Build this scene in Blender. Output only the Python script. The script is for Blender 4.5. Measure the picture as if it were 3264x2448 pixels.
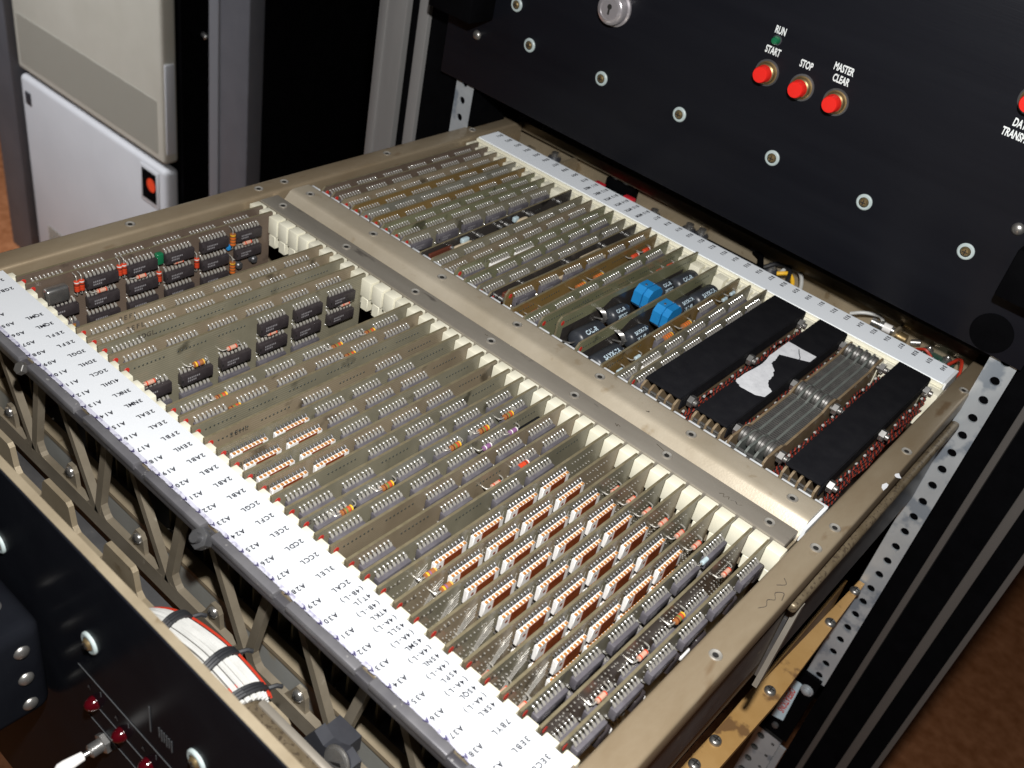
import bpy, bmesh, math, random
from mathutils import Vector, Matrix
random.seed(7)
for o in list(bpy.data.objects): bpy.data.objects.remove(o)
scn = bpy.context.scene
C = scn.collection
K = 0.001            # model units are millimetres, drawer top edge at z = 0
ZB = 0.9             # that edge stands 0.9 m above the floor
def W(x, y, z): return Vector((x*K, y*K, z*K+ZB))

# ---------------------------------------------------------------- camera
RIGHT = Vector((0.74372997, 0.64471242, 0.17666814))
DOWN = Vector((0.49731539, -0.35702137, -0.79070421))
FWD = Vector((-0.44670253, 0.6759302, -0.5861529))
CAM = W(494.107, -193.284, 327.546)
cd = bpy.data.cameras.new('camera')
cam = bpy.data.objects.new('camera', cd); C.objects.link(cam); scn.camera = cam
m = Matrix.Identity(4)
for i in range(3):
    m[i][0] = RIGHT[i]; m[i][1] = -DOWN[i]; m[i][2] = -FWD[i]; m[i][3] = CAM[i]
cam.matrix_world = m
cd.sensor_width = 36; cd.lens = 3183.72/3264*36
cd.clip_start = 0.02; cd.clip_end = 60
cd.dof.use_dof = True; cd.dof.focus_distance = 0.55; cd.dof.aperture_fstop = 15
# ---------------------------------------------------------------- light
wd = bpy.data.worlds.new('World'); scn.world = wd; wd.use_nodes = True
wd.node_tree.nodes['Background'].inputs[0].default_value = (0.80, 0.88, 1.0, 1)
wd.node_tree.nodes['Background'].inputs[1].default_value = 0.015
fl = bpy.data.lights.new('camera_flash', 'POINT'); fl.energy = 26; fl.shadow_soft_size = 0.010
fl.color = (1.0, 0.985, 0.96)
flo = bpy.data.objects.new('camera_flash', fl); C.objects.link(flo)
flo.location = CAM - DOWN*0.100 + RIGHT*0.030 - FWD*0.045
rl = bpy.data.lights.new('ceiling_lamp', 'AREA'); rl.energy = 7.0; rl.shape = 'RECTANGLE'; rl.size = 1.2; rl.size_y = 0.5
rl.color = (0.97, 0.97, 1.0); rl.spread = math.radians(52)
rlo = bpy.data.objects.new('ceiling_lamp', rl); C.objects.link(rlo)
rlo.location = (-1.35, -0.55, 2.3)
rlo.rotation_euler = (Vector((-1.12, 0.70, 0.45))-Vector(rlo.location)).to_track_quat('-Z', 'Y').to_euler()
vs = scn.view_settings
vs.view_transform = 'Standard'; vs.look = 'None'; vs.exposure = 0; vs.gamma = 1; vs.use_curve_mapping = False
scn.render.engine = 'CYCLES'
scn.render.resolution_x = 1024; scn.render.resolution_y = 768

# ---------------------------------------------------------------- materials
MAT = {}
def pm(name, col, rough=0.5, metal=0.0, col2=None, scale=60, lo=0.35, hi=0.7, bump=0.0, bscale=None,
       stretch=(1, 1, 1), rvar=0.0, spec=0.5, ior=1.5, wear=None, wscale=250, wlo=0.62, wave=None, emit=None):
    mt = bpy.data.materials.new(name); mt.use_nodes = True; nt = mt.node_tree; n = nt.nodes; l = nt.links
    b = n['Principled BSDF']
    b.inputs['Base Color'].default_value = (*col, 1); b.inputs['Roughness'].default_value = rough
    b.inputs['Metallic'].default_value = metal; b.inputs['Specular IOR Level'].default_value = spec; b.inputs['IOR'].default_value = ior
    tc = n.new('ShaderNodeTexCoord'); oi = n.new('ShaderNodeObjectInfo')
    mp = n.new('ShaderNodeMapping'); mp.inputs['Scale'].default_value = stretch
    vm = n.new('ShaderNodeVectorMath'); vm.operation = 'MULTIPLY_ADD'
    l.new(oi.outputs['Random'], vm.inputs[0]); vm.inputs[1].default_value = (3.1, 5.3, 2.7)
    l.new(tc.outputs['Object'], vm.inputs[2]); l.new(vm.outputs[0], mp.inputs['Vector'])
    cur = None
    if col2 is not None:
        nz = n.new('ShaderNodeTexNoise'); nz.inputs['Scale'].default_value = scale; nz.inputs['Detail'].default_value = 6
        nz.inputs['Roughness'].default_value = 0.62
        l.new(mp.outputs[0], nz.inputs['Vector'])
        rp = n.new('ShaderNodeValToRGB'); rp.color_ramp.elements[0].position = lo; rp.color_ramp.elements[1].position = hi
        rp.color_ramp.elements[0].color = (*col, 1); rp.color_ramp.elements[1].color = (*col2, 1)
        l.new(nz.outputs['Fac'], rp.inputs[0]); cur = rp.outputs[0]
        if rvar:
            mr = n.new('ShaderNodeMapRange'); mr.inputs[3].default_value = max(0.05, rough-rvar); mr.inputs[4].default_value = rough+rvar
            l.new(nz.outputs['Fac'], mr.inputs[0]); l.new(mr.outputs[0], b.inputs['Roughness'])
    if wave:   # fine printed traces running along the board
        wc, ws, wd_, wf = wave
        nz3 = n.new('ShaderNodeTexNoise'); nz3.inputs['Scale'].default_value = 38; nz3.inputs['Detail'].default_value = 1
        l.new(mp.outputs[0], nz3.inputs['Vector'])
        wv = n.new('ShaderNodeTexWave'); wv.bands_direction = 'Z'; wv.inputs['Scale'].default_value = ws
        wv.inputs['Distortion'].default_value = wd_; wv.inputs['Detail'].default_value = 1; wv.inputs['Detail Scale'].default_value = 0.6
        l.new(mp.outputs[0], wv.inputs['Vector'])
        r1 = n.new('ShaderNodeValToRGB'); r1.color_ramp.elements[0].position = 0.80; r1.color_ramp.elements[1].position = 0.92
        l.new(wv.outputs['Fac'], r1.inputs[0])
        r2 = n.new('ShaderNodeValToRGB'); r2.color_ramp.elements[0].position = 0.48; r2.color_ramp.elements[1].position = 0.55
        l.new(nz3.outputs['Fac'], r2.inputs[0])
        mu = n.new('ShaderNodeMath'); mu.operation = 'MULTIPLY'; l.new(r1.outputs[0], mu.inputs[0]); l.new(r2.outputs[0], mu.inputs[1])
        mu2 = n.new('ShaderNodeMath'); mu2.operation = 'MULTIPLY'; mu2.inputs[1].default_value = wf; l.new(mu.outputs[0], mu2.inputs[0])
        mx = n.new('ShaderNodeMix'); mx.data_type = 'RGBA'; mx.inputs[7].default_value = (*wc, 1)
        if cur is not None: l.new(cur, mx.inputs[6])
        else: mx.inputs[6].default_value = (*col, 1)
        l.new(mu2.outputs[0], mx.inputs[0]); cur = mx.outputs[2]
    if wear is not None:
        nz2 = n.new('ShaderNodeTexNoise'); nz2.inputs['Scale'].default_value = wscale; nz2.inputs['Detail'].default_value = 4
        l.new(mp.outputs[0], nz2.inputs['Vector'])
        r3 = n.new('ShaderNodeValToRGB'); r3.color_ramp.elements[0].position = wlo; r3.color_ramp.elements[1].position = wlo+0.07
        l.new(nz2.outputs['Fac'], r3.inputs[0])
        mx2 = n.new('ShaderNodeMix'); mx2.data_type = 'RGBA'; mx2.inputs[7].default_value = (*wear, 1)
        if cur is not None: l.new(cur, mx2.inputs[6])
        else: mx2.inputs[6].default_value = (*col, 1)
        l.new(r3.outputs[0], mx2.inputs[0]); cur = mx2.outputs[2]
    if cur is not None: l.new(cur, b.inputs['Base Color'])
    if bump:
        nb = n.new('ShaderNodeTexNoise'); nb.inputs['Scale'].default_value = bscale or scale*4; nb.inputs['Detail'].default_value = 4
        l.new(mp.outputs[0], nb.inputs['Vector'])
        bp = n.new('ShaderNodeBump'); bp.inputs['Strength'].default_value = bump; bp.inputs['Distance'].default_value = 0.0006
        l.new(nb.outputs['Fac'], bp.inputs['Height']); l.new(bp.outputs[0], b.inputs['Normal'])
    MAT[name] = mt
    return mt
pm('truss_brown', (0.20, 0.168, 0.122), 0.40, 0.4, (0.285, 0.245, 0.185), 26, rvar=0.1, bump=0.1, bscale=900, wear=(0.36, 0.32, 0.25), wscale=120, wlo=0.68)
pm('tan_metal', (0.26, 0.21, 0.14), 0.42, 0.35, (0.36, 0.30, 0.21), 22, rvar=0.10, bump=0.12, bscale=900, wear=(0.20, 0.15, 0.09), wscale=90, wlo=0.64)
pm('tan_rail', (0.29, 0.22, 0.14), 0.38, 0.42, (0.385, 0.315, 0.22), 30, rvar=0.10, bump=0.10, bscale=1200, stretch=(1, 0.35, 1), wear=(0.24, 0.165, 0.095), wscale=60, wlo=0.62)
pm('pale_bar', (0.41, 0.35, 0.26), 0.36, 0.30, (0.50, 0.44, 0.345), 24, rvar=0.08, bump=0.08, bscale=900, wear=(0.36, 0.29, 0.20), wscale=70, wlo=0.63)
pm('grey_bar', (0.29, 0.26, 0.22), 0.40, 0.45, (0.37, 0.34, 0.29), 30, rvar=0.1, bump=0.08, bscale=1200, stretch=(0.3, 1, 1), wear=(0.18, 0.16, 0.14), wscale=140, wlo=0.66)
pm('slide_brown', (0.15, 0.115, 0.07), 0.42, 0.4, (0.24, 0.19, 0.125), 120, rvar=0.1, wear=(0.10, 0.075, 0.05), wscale=500, wlo=0.55)
pm('gold_metal', (0.46, 0.26, 0.085), 0.45, 0.25, (0.58, 0.36, 0.145), 18, rvar=0.1, wear=(0.22, 0.12, 0.05), wscale=60, wlo=0.6)
pm('cream_plastic', (0.72, 0.69, 0.55), 0.42, 0, (0.80, 0.77, 0.64), 50, spec=0.4)
pm('white_plastic', (0.70, 0.72, 0.74), 0.42, 0, (0.78, 0.80, 0.82), 50, spec=0.4)
pm('strip_rear', (0.88, 0.92, 0.97), 0.42, 0, (0.84, 0.89, 0.95), 14, spec=0.4)
pm('strip_white', (0.66, 0.68, 0.71), 0.45, 0, (0.63, 0.655, 0.69), 12, spec=0.3)
pm('strip_worn_fringe', (0.50, 0.50, 0.58), 0.4, 0, (0.26, 0.25, 0.34), 260, lo=0.50, hi=0.64)  # ragged strip edge, the bright strip's violet fringe painted into its colour
pm('ink', (0.012, 0.012, 0.02), 0.6)
pm('ink_violet', (0.03, 0.022, 0.09), 0.6)
pm('ink_soft', (0.035, 0.03, 0.028), 0.6, col2=(0.12, 0.10, 0.07), scale=400)
pm('print_white', (0.72, 0.75, 0.75), 0.5)
pm('print_grey', (0.075, 0.08, 0.085), 0.5)
pm('dark_steel', (0.10, 0.10, 0.105), 0.36, 0.6, (0.16, 0.16, 0.165), 40, rvar=0.1, wear=(0.28, 0.26, 0.22), wscale=160, wlo=0.66)
pm('grey_lip', (0.055, 0.053, 0.06), 0.36, 0.2, (0.085, 0.082, 0.088), 40, rvar=0.1, wear=(0.34, 0.33, 0.32), wscale=220, wlo=0.68)
pm('tab_grey', (0.13, 0.127, 0.138), 0.34, 0.3, (0.18, 0.176, 0.185), 50, rvar=0.08, wear=(0.36, 0.35, 0.34), wscale=240, wlo=0.66)
pm('zinc', (0.42, 0.455, 0.485), 0.42, 0.4, (0.54, 0.575, 0.60), 22, rvar=0.12, wear=(0.26, 0.30, 0.35), wscale=45, wlo=0.56)
pm('blue_plate', (0.29, 0.30, 0.275), 0.45, 0.3, (0.37, 0.385, 0.37), 18, rvar=0.1, wear=(0.35, 0.29, 0.19), wscale=40, wlo=0.60)
pm('silver', (0.62, 0.61, 0.59), 0.26, 0.9, (0.45, 0.44, 0.43), 120)
pm('steel_dull', (0.42, 0.41, 0.39), 0.36, 0.85, (0.30, 0.29, 0.28), 120)
pm('chrome', (0.66, 0.62, 0.65), 0.20, 0.7)
pm('brass', (0.46, 0.34, 0.17), 0.33, 0.85, (0.32, 0.22, 0.11), 200)
pm('gold_pin', (0.62, 0.25, 0.06), 0.34, 0.45, (0.75, 0.36, 0.11), 300)
pm('pin', (0.48, 0.46, 0.42), 0.30, 0.45, (0.37, 0.35, 0.31), 300)
pm('solder', (0.80, 0.79, 0.76), 0.20, 0.6)
pm('hole_dark', (0.012, 0.011, 0.010), 0.7)
pm('via_dark', (0.03, 0.035, 0.03), 0.5)
pm('black_panel', (0.0058, 0.0062, 0.0092), 0.42, 0, (0.0085, 0.0092, 0.0128), 26, rvar=0.05, bump=0.10, bscale=500, stretch=(0.08, 1, 1.6), spec=0.5, ior=1.25, wear=(0.03, 0.031, 0.035), wscale=330, wlo=0.78)
pm('black_gloss', (0.006, 0.0065, 0.009), 0.22, 0, (0.009, 0.010, 0.013), 30, spec=0.5, ior=1.07, rvar=0.03, wear=(0.05, 0.05, 0.055), wscale=600, wlo=0.74)
pm('black_matte', (0.0010, 0.0010, 0.0014), 0.8, 0, (0.0020, 0.0020, 0.0026), 60, spec=0.04, bump=0.2, bscale=900)
pm('black_cloth', (0.006, 0.006, 0.008), 0.85, 0, (0.010, 0.010, 0.012), 90, spec=0.12, bump=0.3, bscale=1500, wear=(0.03, 0.03, 0.028), wscale=700, wlo=0.76)
pm('black_rubber', (0.025, 0.026, 0.032), 0.5, 0, (0.04, 0.042, 0.05), 50, spec=0.4)
pm('post_grey', (0.085, 0.078, 0.074), 0.45, 0.2, (0.105, 0.098, 0.092), 20, stretch=(1, 1, 0.1), rvar=0.06)
pm('post_silver', (0.33, 0.325, 0.32), 0.40, 0.5, (0.42, 0.415, 0.41), 15, stretch=(1, 1, 0.12), rvar=0.1)
pm('post_far', (0.085, 0.088, 0.10), 0.5, 0.1, (0.11, 0.112, 0.125), 12)
pm('post_far_light', (0.16, 0.165, 0.18), 0.5, 0.1)
pm('beige_door', (0.44, 0.43, 0.37), 0.5, 0, (0.49, 0.48, 0.42), 8)
pm('grey_door', (0.46, 0.47, 0.49), 0.5, 0, (0.50, 0.51, 0.53), 8)
pm('vent_grey', (0.37, 0.36, 0.315), 0.6)
pm('carpet_brown', (0.26, 0.095, 0.036), 0.95, 0, (0.46, 0.20, 0.095), 45, lo=0.3, hi=0.75, bump=0.8, bscale=500, spec=0.05)
pm('wall_tan', (0.52, 0.40, 0.25), 0.8, 0, (0.58, 0.45, 0.30), 6)
# circuit boards
TR = (0.36, 0.32, 0.23)
def board_mat(name, c, tr=TR, wf=0.5):
    return pm(name, c, 0.33, 0, tuple(min(1, v*1.45) for v in c), 26, lo=0.30, hi=0.72, spec=0.5, rvar=0.06,
              wave=(tr, 230, 1.6, wf*0.75), wear=tuple(v*0.5 for v in c), wscale=45, wlo=0.63)
board_mat('board_olive', (0.148, 0.136, 0.097))
board_mat('board_tan', (0.176, 0.140, 0.094))
board_mat('board_brown', (0.095, 0.070, 0.053), (0.17, 0.13, 0.10), 0.4)
board_mat('board_amber', (0.145, 0.092, 0.032), (0.28, 0.19, 0.07), 0.4)
board_mat('board_green', (0.135, 0.134, 0.078), (0.27, 0.28, 0.18), 0.45)
board_mat('board_dark', (0.030, 0.026, 0.024), (0.06, 0.05, 0.045), 0.4)
board_mat('board_grey', (0.150, 0.146, 0.120))
pm('board_edge', (0.125, 0.105, 0.062), 0.5, 0, (0.18, 0.152, 0.095), 200)
pm('chip_black', (0.030, 0.024, 0.026), 0.40, 0, (0.045, 0.038, 0.040), 200, spec=0.5)
pm('chip_grey', (0.085, 0.078, 0.090), 0.36, 0, (0.125, 0.118, 0.132), 150, spec=0.6)  # dark plastic lightened: dust and specular sheen are put into the colour
pm('chip_print', (0.22, 0.21, 0.22), 0.5)
pm('ceramic_white', (0.80, 0.78, 0.76), 0.35)
pm('ceramic_lid', (0.165, 0.032, 0.010), 0.28, 0, (0.24, 0.06, 0.018), 300)
pm('dot_red', (0.48, 0.03, 0.02), 0.45)
for nm, c in dict(r_brown=(0.30, 0.11, 0.035), r_dark=(0.10, 0.03, 0.018), r_red=(0.55, 0.055, 0.02), r_orange=(0.80, 0.16, 0.02), r_yellow=(0.85, 0.48, 0.03),
                  r_green=(0.10, 0.20, 0.05), r_pink=(0.52, 0.30, 0.22), r_white=(0.75, 0.73, 0.70), r_violet=(0.22, 0.10, 0.22), r_gold=(0.62, 0.36, 0.06)).items():
    pm(nm, c, 0.32, 0, spec=0.55)
pm('cap_black', (0.026, 0.029, 0.036), 0.36, 0, (0.036, 0.040, 0.048), 120, spec=0.5, rvar=0.05)
pm('cap_tan', (0.55, 0.44, 0.30), 0.5, 0, (0.65, 0.55, 0.40), 200)
pm('cap_blue', (0.40, 0.50, 0.54), 0.45)
pm('block_blue', (0.012, 0.185, 0.46), 0.38, 0, (0.020, 0.23, 0.54), 60, spec=0.45)
pm('wire_white', (0.56, 0.56, 0.54), 0.42, 0, (0.47, 0.47, 0.45), 80)
pm('wire_red', (0.40, 0.03, 0.013), 0.42)
pm('wire_twist', (0.14, 0.016, 0.010), 0.45, 0, (0.26, 0.035, 0.018), 300)
pm('wire_black', (0.014, 0.014, 0.016), 0.5)
pm('tie_black', (0.02, 0.021, 0.024), 0.55)
pm('green_board', (0.02, 0.085, 0.06), 0.45)
pm('paper', (0.72, 0.73, 0.76), 0.7, 0, (0.58, 0.59, 0.62), 180, wear=(0.25, 0.25, 0.26), wscale=500, wlo=0.72)
pm('button_red', (0.72, 0.018, 0.012), 0.38)
pm('lamp_red', (0.045, 0.001, 0.003), 0.12, 0, spec=0.7)
pm('lamp_green', (0.010, 0.13, 0.055), 0.12, 0, spec=0.7)
pm('label_blue', (0.55, 0.68, 0.76), 0.45)
pm('label_red', (0.62, 0.10, 0.08), 0.5)
pm('badge_red', (0.75, 0.06, 0.02), 0.4)
pm('nylon', (0.38, 0.45, 0.45), 0.40, 0, (0.45, 0.52, 0.52), 100)
pm('phenolic', (0.17, 0.12, 0.07), 0.45, 0, (0.24, 0.18, 0.11), 100)
pm('plate_grey', (0.13, 0.145, 0.135), 0.38, 0.2, (0.18, 0.19, 0.175), 90)
pm('red_cover', (0.60, 0.02, 0.035), 0.4)

# ---------------------------------------------------------------- mesh helpers
_tc = {}
def tmesh(s):
    if s in _tc: return _tc[s]
    cu = bpy.data.curves.new('t', 'FONT'); cu.body = s; cu.resolution_u = 3; cu.size = 1; cu.offset = 0.03
    ob = bpy.data.objects.new('t', cu); C.objects.link(ob)
    dg = bpy.context.evaluated_depsgraph_get()
    me = bpy.data.meshes.new_from_object(ob.evaluated_get(dg))
    v = [(a.co.x, a.co.y) for a in me.vertices]; f = [tuple(p.vertices) for p in me.polygons]
    bpy.data.objects.remove(ob); bpy.data.curves.remove(cu); bpy.data.meshes.remove(me)
    if v:
        x0 = min(a[0] for a in v); x1 = max(a[0] for a in v)
    else: x0 = x1 = 0
    _tc[s] = (v, f, x0, x1); return _tc[s]
for ch in '0123456789ABCDEFGHIJKLMNOPQRSTUVWXYZ()-': tmesh(ch)
_rb = {}
class MB:
    def __init__(s): s.v = []; s.f = []; s.m = []; s.sm = []
    def add(s, vs, fs, mt=0, sm=False):
        o = len(s.v); s.v += [tuple(a) for a in vs]
        for f in fs: s.f.append(tuple(i+o for i in f)); s.m.append(mt); s.sm.append(sm)
        return s
    def box(s, x0, x1, y0, y1, z0, z1, mt=0):
        v = [(x, y, z) for z in (z0, z1) for y in (y0, y1) for x in (x0, x1)]
        return s.add(v, [(0, 2, 3, 1), (4, 5, 7, 6), (0, 1, 5, 4), (2, 6, 7, 3), (0, 4, 6, 2), (1, 3, 7, 5)], mt)
    def rbox(s, x0, x1, y0, y1, z0, z1, b=0.6, mt=0, seg=2, sm=True):
        key = (round(x1-x0, 3), round(y1-y0, 3), round(z1-z0, 3), b, seg)
        if key not in _rb:
            bm = bmesh.new(); bmesh.ops.create_cube(bm, size=1)
            for w in bm.verts: w.co = Vector((w.co.x*(x1-x0), w.co.y*(y1-y0), w.co.z*(z1-z0)))
            bmesh.ops.bevel(bm, geom=list(bm.edges), offset=b, segments=seg, affect='EDGES', profile=0.5)
            bm.verts.index_update()
            _rb[key] = ([tuple(w.co) for w in bm.verts], [tuple(w.index for w in f.verts) for f in bm.faces]); bm.free()
        v, f = _rb[key]; cx, cy, cz = (x0+x1)/2, (y0+y1)/2, (z0+z1)/2
        return s.add([(a+cx, b_+cy, c+cz) for a, b_, c in v], f, mt, sm)
    def lathe(s, c, ax, prof, n=16, mt=0, sm=True):
        """prof: list of (radius, height along axis[, material])"""
        ax = Vector(ax).normalized(); c = Vector(c)
        u = ax.orthogonal().normalized(); w = ax.cross(u)
        rings = []; vs = []
        for p in prof:
            r, h = p[0], p[1]
            if r < 1e-6: rings.append([len(vs)]); vs.append(c+ax*h)
            else:
                rings.append(list(range(len(vs), len(vs)+n)))
                vs += [c+ax*h+(u*math.cos(2*math.pi*i/n)+w*math.sin(2*math.pi*i/n))*r for i in range(n)]
        for k in range(len(prof)-1):
            a, b = rings[k], rings[k+1]; fs = []
            for i in range(n):
                j = (i+1) % n
                if len(a) == 1 and len(b) == 1: continue
                if len(a) == 1: fs.append((a[0], b[j], b[i]))
                elif len(b) == 1: fs.append((a[i], a[j], b[0]))
                else: fs.append((a[i], a[j], b[j], b[i]))
            mm = prof[k+1][2] if len(prof[k+1]) > 2 else mt
            o = len(s.v)
            for f in fs: s.f.append(tuple(q+o for q in f)); s.m.append(mm); s.sm.append(sm)
        s.v += [tuple(a) for a in vs]
        return s
    def cyl(s, p0, p1, r, n=12, mt=0, sm=True):
        p0 = Vector(p0); p1 = Vector(p1); h = (p1-p0).length
        return s.lathe(p0, p1-p0, [(0, 0), (r, 0), (r, h), (0, h)], n, mt, sm)
    def hexnut(s, c, ax, r, h, mt=0):
        return s.lathe(c, ax, [(0, 0), (r, 0), (r, h), (r*0.86, h+0.3), (0, h+0.3)], 6, mt, False)
    def tube(s, pts, r, n=6, mt=0, caps=True):
        pts = [Vector(p) for p in pts]; vs = []; fs = []
        t0 = (pts[1]-pts[0]).normalized(); u = t0.orthogonal().normalized()
        for i, p in enumerate(pts):
            t = (pts[min(i+1, len(pts)-1)]-pts[max(i-1, 0)]).normalized()
            u = (u-t*u.dot(t)).normalized(); w = t.cross(u)
            vs += [p+(u*math.cos(2*math.pi*k/n)+w*math.sin(2*math.pi*k/n))*r for k in range(n)]
        for i in range(len(pts)-1):
            for k in range(n):
                a = i*n+k; b = i*n+(k+1) % n
                fs.append((a, b, b+n, a+n))
        if caps: fs += [tuple(reversed(range(n))), tuple(range((len(pts)-1)*n, len(pts)*n))]
        return s.add(vs, fs, mt, True)
    def prism(s, poly, plane, a0, a1, mt=0, mtop=None):
        """poly of 2-D points in plane 'xy','yz','xz', extruded along the third axis a0..a1"""
        def P(p, a): return {'xy': (p[0], p[1], a), 'yz': (a, p[0], p[1]), 'xz': (p[0], a, p[1])}[plane]
        n = len(poly); ar = sum(poly[i][0]*poly[(i+1) % n][1]-poly[(i+1) % n][0]*poly[i][1] for i in range(n))
        if plane == 'xz': ar = -ar
        if ar < 0: poly = list(reversed(poly))
        v = [P(p, a0) for p in poly]+[P(p, a1) for p in poly]
        s.add(v, [tuple(reversed(range(n)))]+[(i, (i+1) % n, (i+1) % n+n, i+n) for i in range(n)], mt)
        o = len(s.v)-2*n
        s.f.append(tuple(range(o+n, o+2*n))); s.m.append(mt if mtop is None else mtop); s.sm.append(False)
        return s
    def text(s, st, size, org, d, up, mt=0, hs=1.0, adv=None, align='c', lift=0.0):
        """letters as thin flat shapes; adv = fixed pitch in mm (typewriter) or None"""
        org = Vector(org); d = Vector(d); up = Vector(up); nrm = d.cross(up)
        if adv:
            wtot = adv*len(st); x = -wtot/2 if align == 'c' else 0
            for ch in st:
                if ch != ' ':
                    v, f, x0, x1 = tmesh(ch); cx = (x0+x1)/2
                    s.add([org+d*(x+adv/2+(a-cx)*size*hs)+up*((b-0.35)*size)+nrm*lift for a, b in v], f, mt)
                x += adv
        else:
            v, f, x0, x1 = tmesh(st); cx = (x0+x1)/2 if align == 'c' else x0
            s.add([org+d*((a-cx)*size*hs)+up*((b-0.35)*size)+nrm*lift for a, b in v], f, mt)
        return s
    def holeplate(s, x0, x1, zs, hx, r, y0, y1, mt=0, mh=1, n=16):
        """vertical strip (face towards -y) cut by round holes; zs = cell borders, one hole per cell"""
        for za, zb, hz in zs:
            ring = []; out = []
            for i in range(n):
                a = 2*math.pi*i/n+math.pi/n; dx, dz = math.cos(a), math.sin(a)
                ring.append((hx+r*dx, hz+r*dz))
                t = min(((x1-hx) if dx > 0 else (hx-x0))/abs(dx), ((zb-hz) if dz > 0 else (hz-za))/abs(dz))
                out.append((hx+dx*t, hz+dz*t))
            # make sure corners are hit
            for cx_, cz_ in ((x0, za), (x1, za), (x1, zb), (x0, zb)):
                k = min(range(n), key=lambda q: (out[q][0]-cx_)**2+(out[q][1]-cz_)**2); out[k] = (cx_, cz_)
            v = [(a, y0, b) for a, b in out]+[(a, y0, b) for a, b in ring]+[(a, y1, b) for a, b in ring]
            s.add(v, [(i, (i+1) % n, (i+1) % n+n, i+n) for i in range(n)], mt)
            o = len(s.v)-3*n
            for i in range(n):
                j = (i+1) % n
                s.f.append((o+i+n, o+j+n, o+j+2*n, o+i+2*n)); s.m.append(mh); s.sm.append(True)
        return s
    def mesh(s, name, mats):
        me = bpy.data.meshes.new(name)
        me.from_pydata([(a[0]*K, a[1]*K, a[2]*K) for a in s.v], [], s.f)
        for q in mats: me.materials.append(MAT[q])
        me.polygons.foreach_set('material_index', s.m); me.polygons.foreach_set('use_smooth', s.sm)
        me.update()
        if any(s.sm): me.set_sharp_from_angle(angle=math.radians(40))
        return me
    def obj(s, name, mats, parent=None, loc=(0, 0, 0)):
        return place(s.mesh(name, mats), name, parent, loc)
ORG = {}
def place(me, name, parent=None, loc=(0, 0, 0), rot=None):
    """parts of a thing are given in world millimetres unless the thing was made with local=True"""
    o = bpy.data.objects.new(name, me); C.objects.link(o)
    if parent is None: o.location = W(*loc)
    else:
        o.parent = parent; g = ORG.get(parent.name, (0, 0, 0))
        o.location = ((loc[0]-g[0])*K, (loc[1]-g[1])*K, (loc[2]-g[2])*K)
    if rot: o.rotation_euler = rot
    return o
def tag(o, label, cat, group=None):
    o['label'] = label; o['category'] = cat
    if group: o['group'] = group
    return o
def thing(name, label, cat, loc, group=None, local=False, rot=None):
    o = bpy.data.objects.new(name, None); C.objects.link(o); o.empty_display_size = 0.02
    o.location = W(*loc); tag(o, label, cat, group)
    if rot: o.rotation_euler = rot
    if not local: ORG[o.name] = tuple(loc)
    return o
def structure(o): o['kind'] = 'structure'; return o
PX = 10.16                                # slot pitch

# ================================================================= SETTING
floor = MB(); floor.box(-4000, 4000, -4000, 5000, -920, -900)
structure(floor.obj('carpet_floor', ['carpet_brown']))
wall = MB(); wall.box(-4000, 4000, 3000, 3100, -900, 1900)
structure(wall.obj('back_wall', ['wall_tan']))

# ================================================================= DRAWER
drawer = thing('card_drawer', 'open tan metal drawer full of circuit boards, pulled out below the black control panel', 'drawer', (208, 215, -182))
def dp(mb, name, mats, parent=None): return mb.obj(name, mats, parent or drawer)
b = MB(); b.rbox(-18, -1, -60, 484, -24, 0, 2.2, 0, 3); b.box(-17, -14, -60, 497, -182, -20); l_rail = dp(b, 'side_rail', ['tan_rail'])
b = MB(); b.rbox(416.5, 434, -60, 484, -15, 0, 1.6, 0, 3)
b.v = [(x-5.0*max(0, (y-100)/384) if x > 425 else x, y, z) for x, y, z in b.v]
b.box(425.5, 428, -60, 484, -90, -14); r_rail = dp(b, 'side_rail', ['tan_rail'])
b = MB(); b.rbox(-18, 429, 484.2, 498, -9, 0, 1.4, 0, 2); b.box(-14, 426, 494, 496.5, -100, -8); bk_rail = dp(b, 'back_rail', ['tan_metal'])
b = MB(); b.box(-16, 414, -4, 496, -182, -179); dp(b, 'bottom_plate', ['dark_steel'])
b = MB(); b.box(-12, 414, 20, 440, -178.5, -171); dp(b, 'backplane', ['black_matte'])
# threaded inserts in the rails
ins = MB(); ins.lathe((0, 0, 0), (0, 0, 1), [(3.3, -0.2), (3.15, 0.35), (2.75, 0.55), (2.3, 0.35, 1), (1.5, 0.06, 1), (1.2, 0.04, 2), (0, 0.03, 2)], 18, 0)
ins_me = ins.mesh('screw_insert', ['grey_bar', 'pin', 'hole_dark'])
spots = [(-9.5, y, 0, l_rail) for y in (109, 207, 229, 328, 426)]+[(425.5, y, 0, r_rail) for y in (111, 209, 231, 328, 425)]
spots += [(x, 491, 0, bk_rail) for x in (-9.5, 17, 81, 145, 209, 273, 337, 401, 425)]
for x, y, z, pr in spots: place(ins_me, 'screw_insert', pr, (x, y, z))
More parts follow.
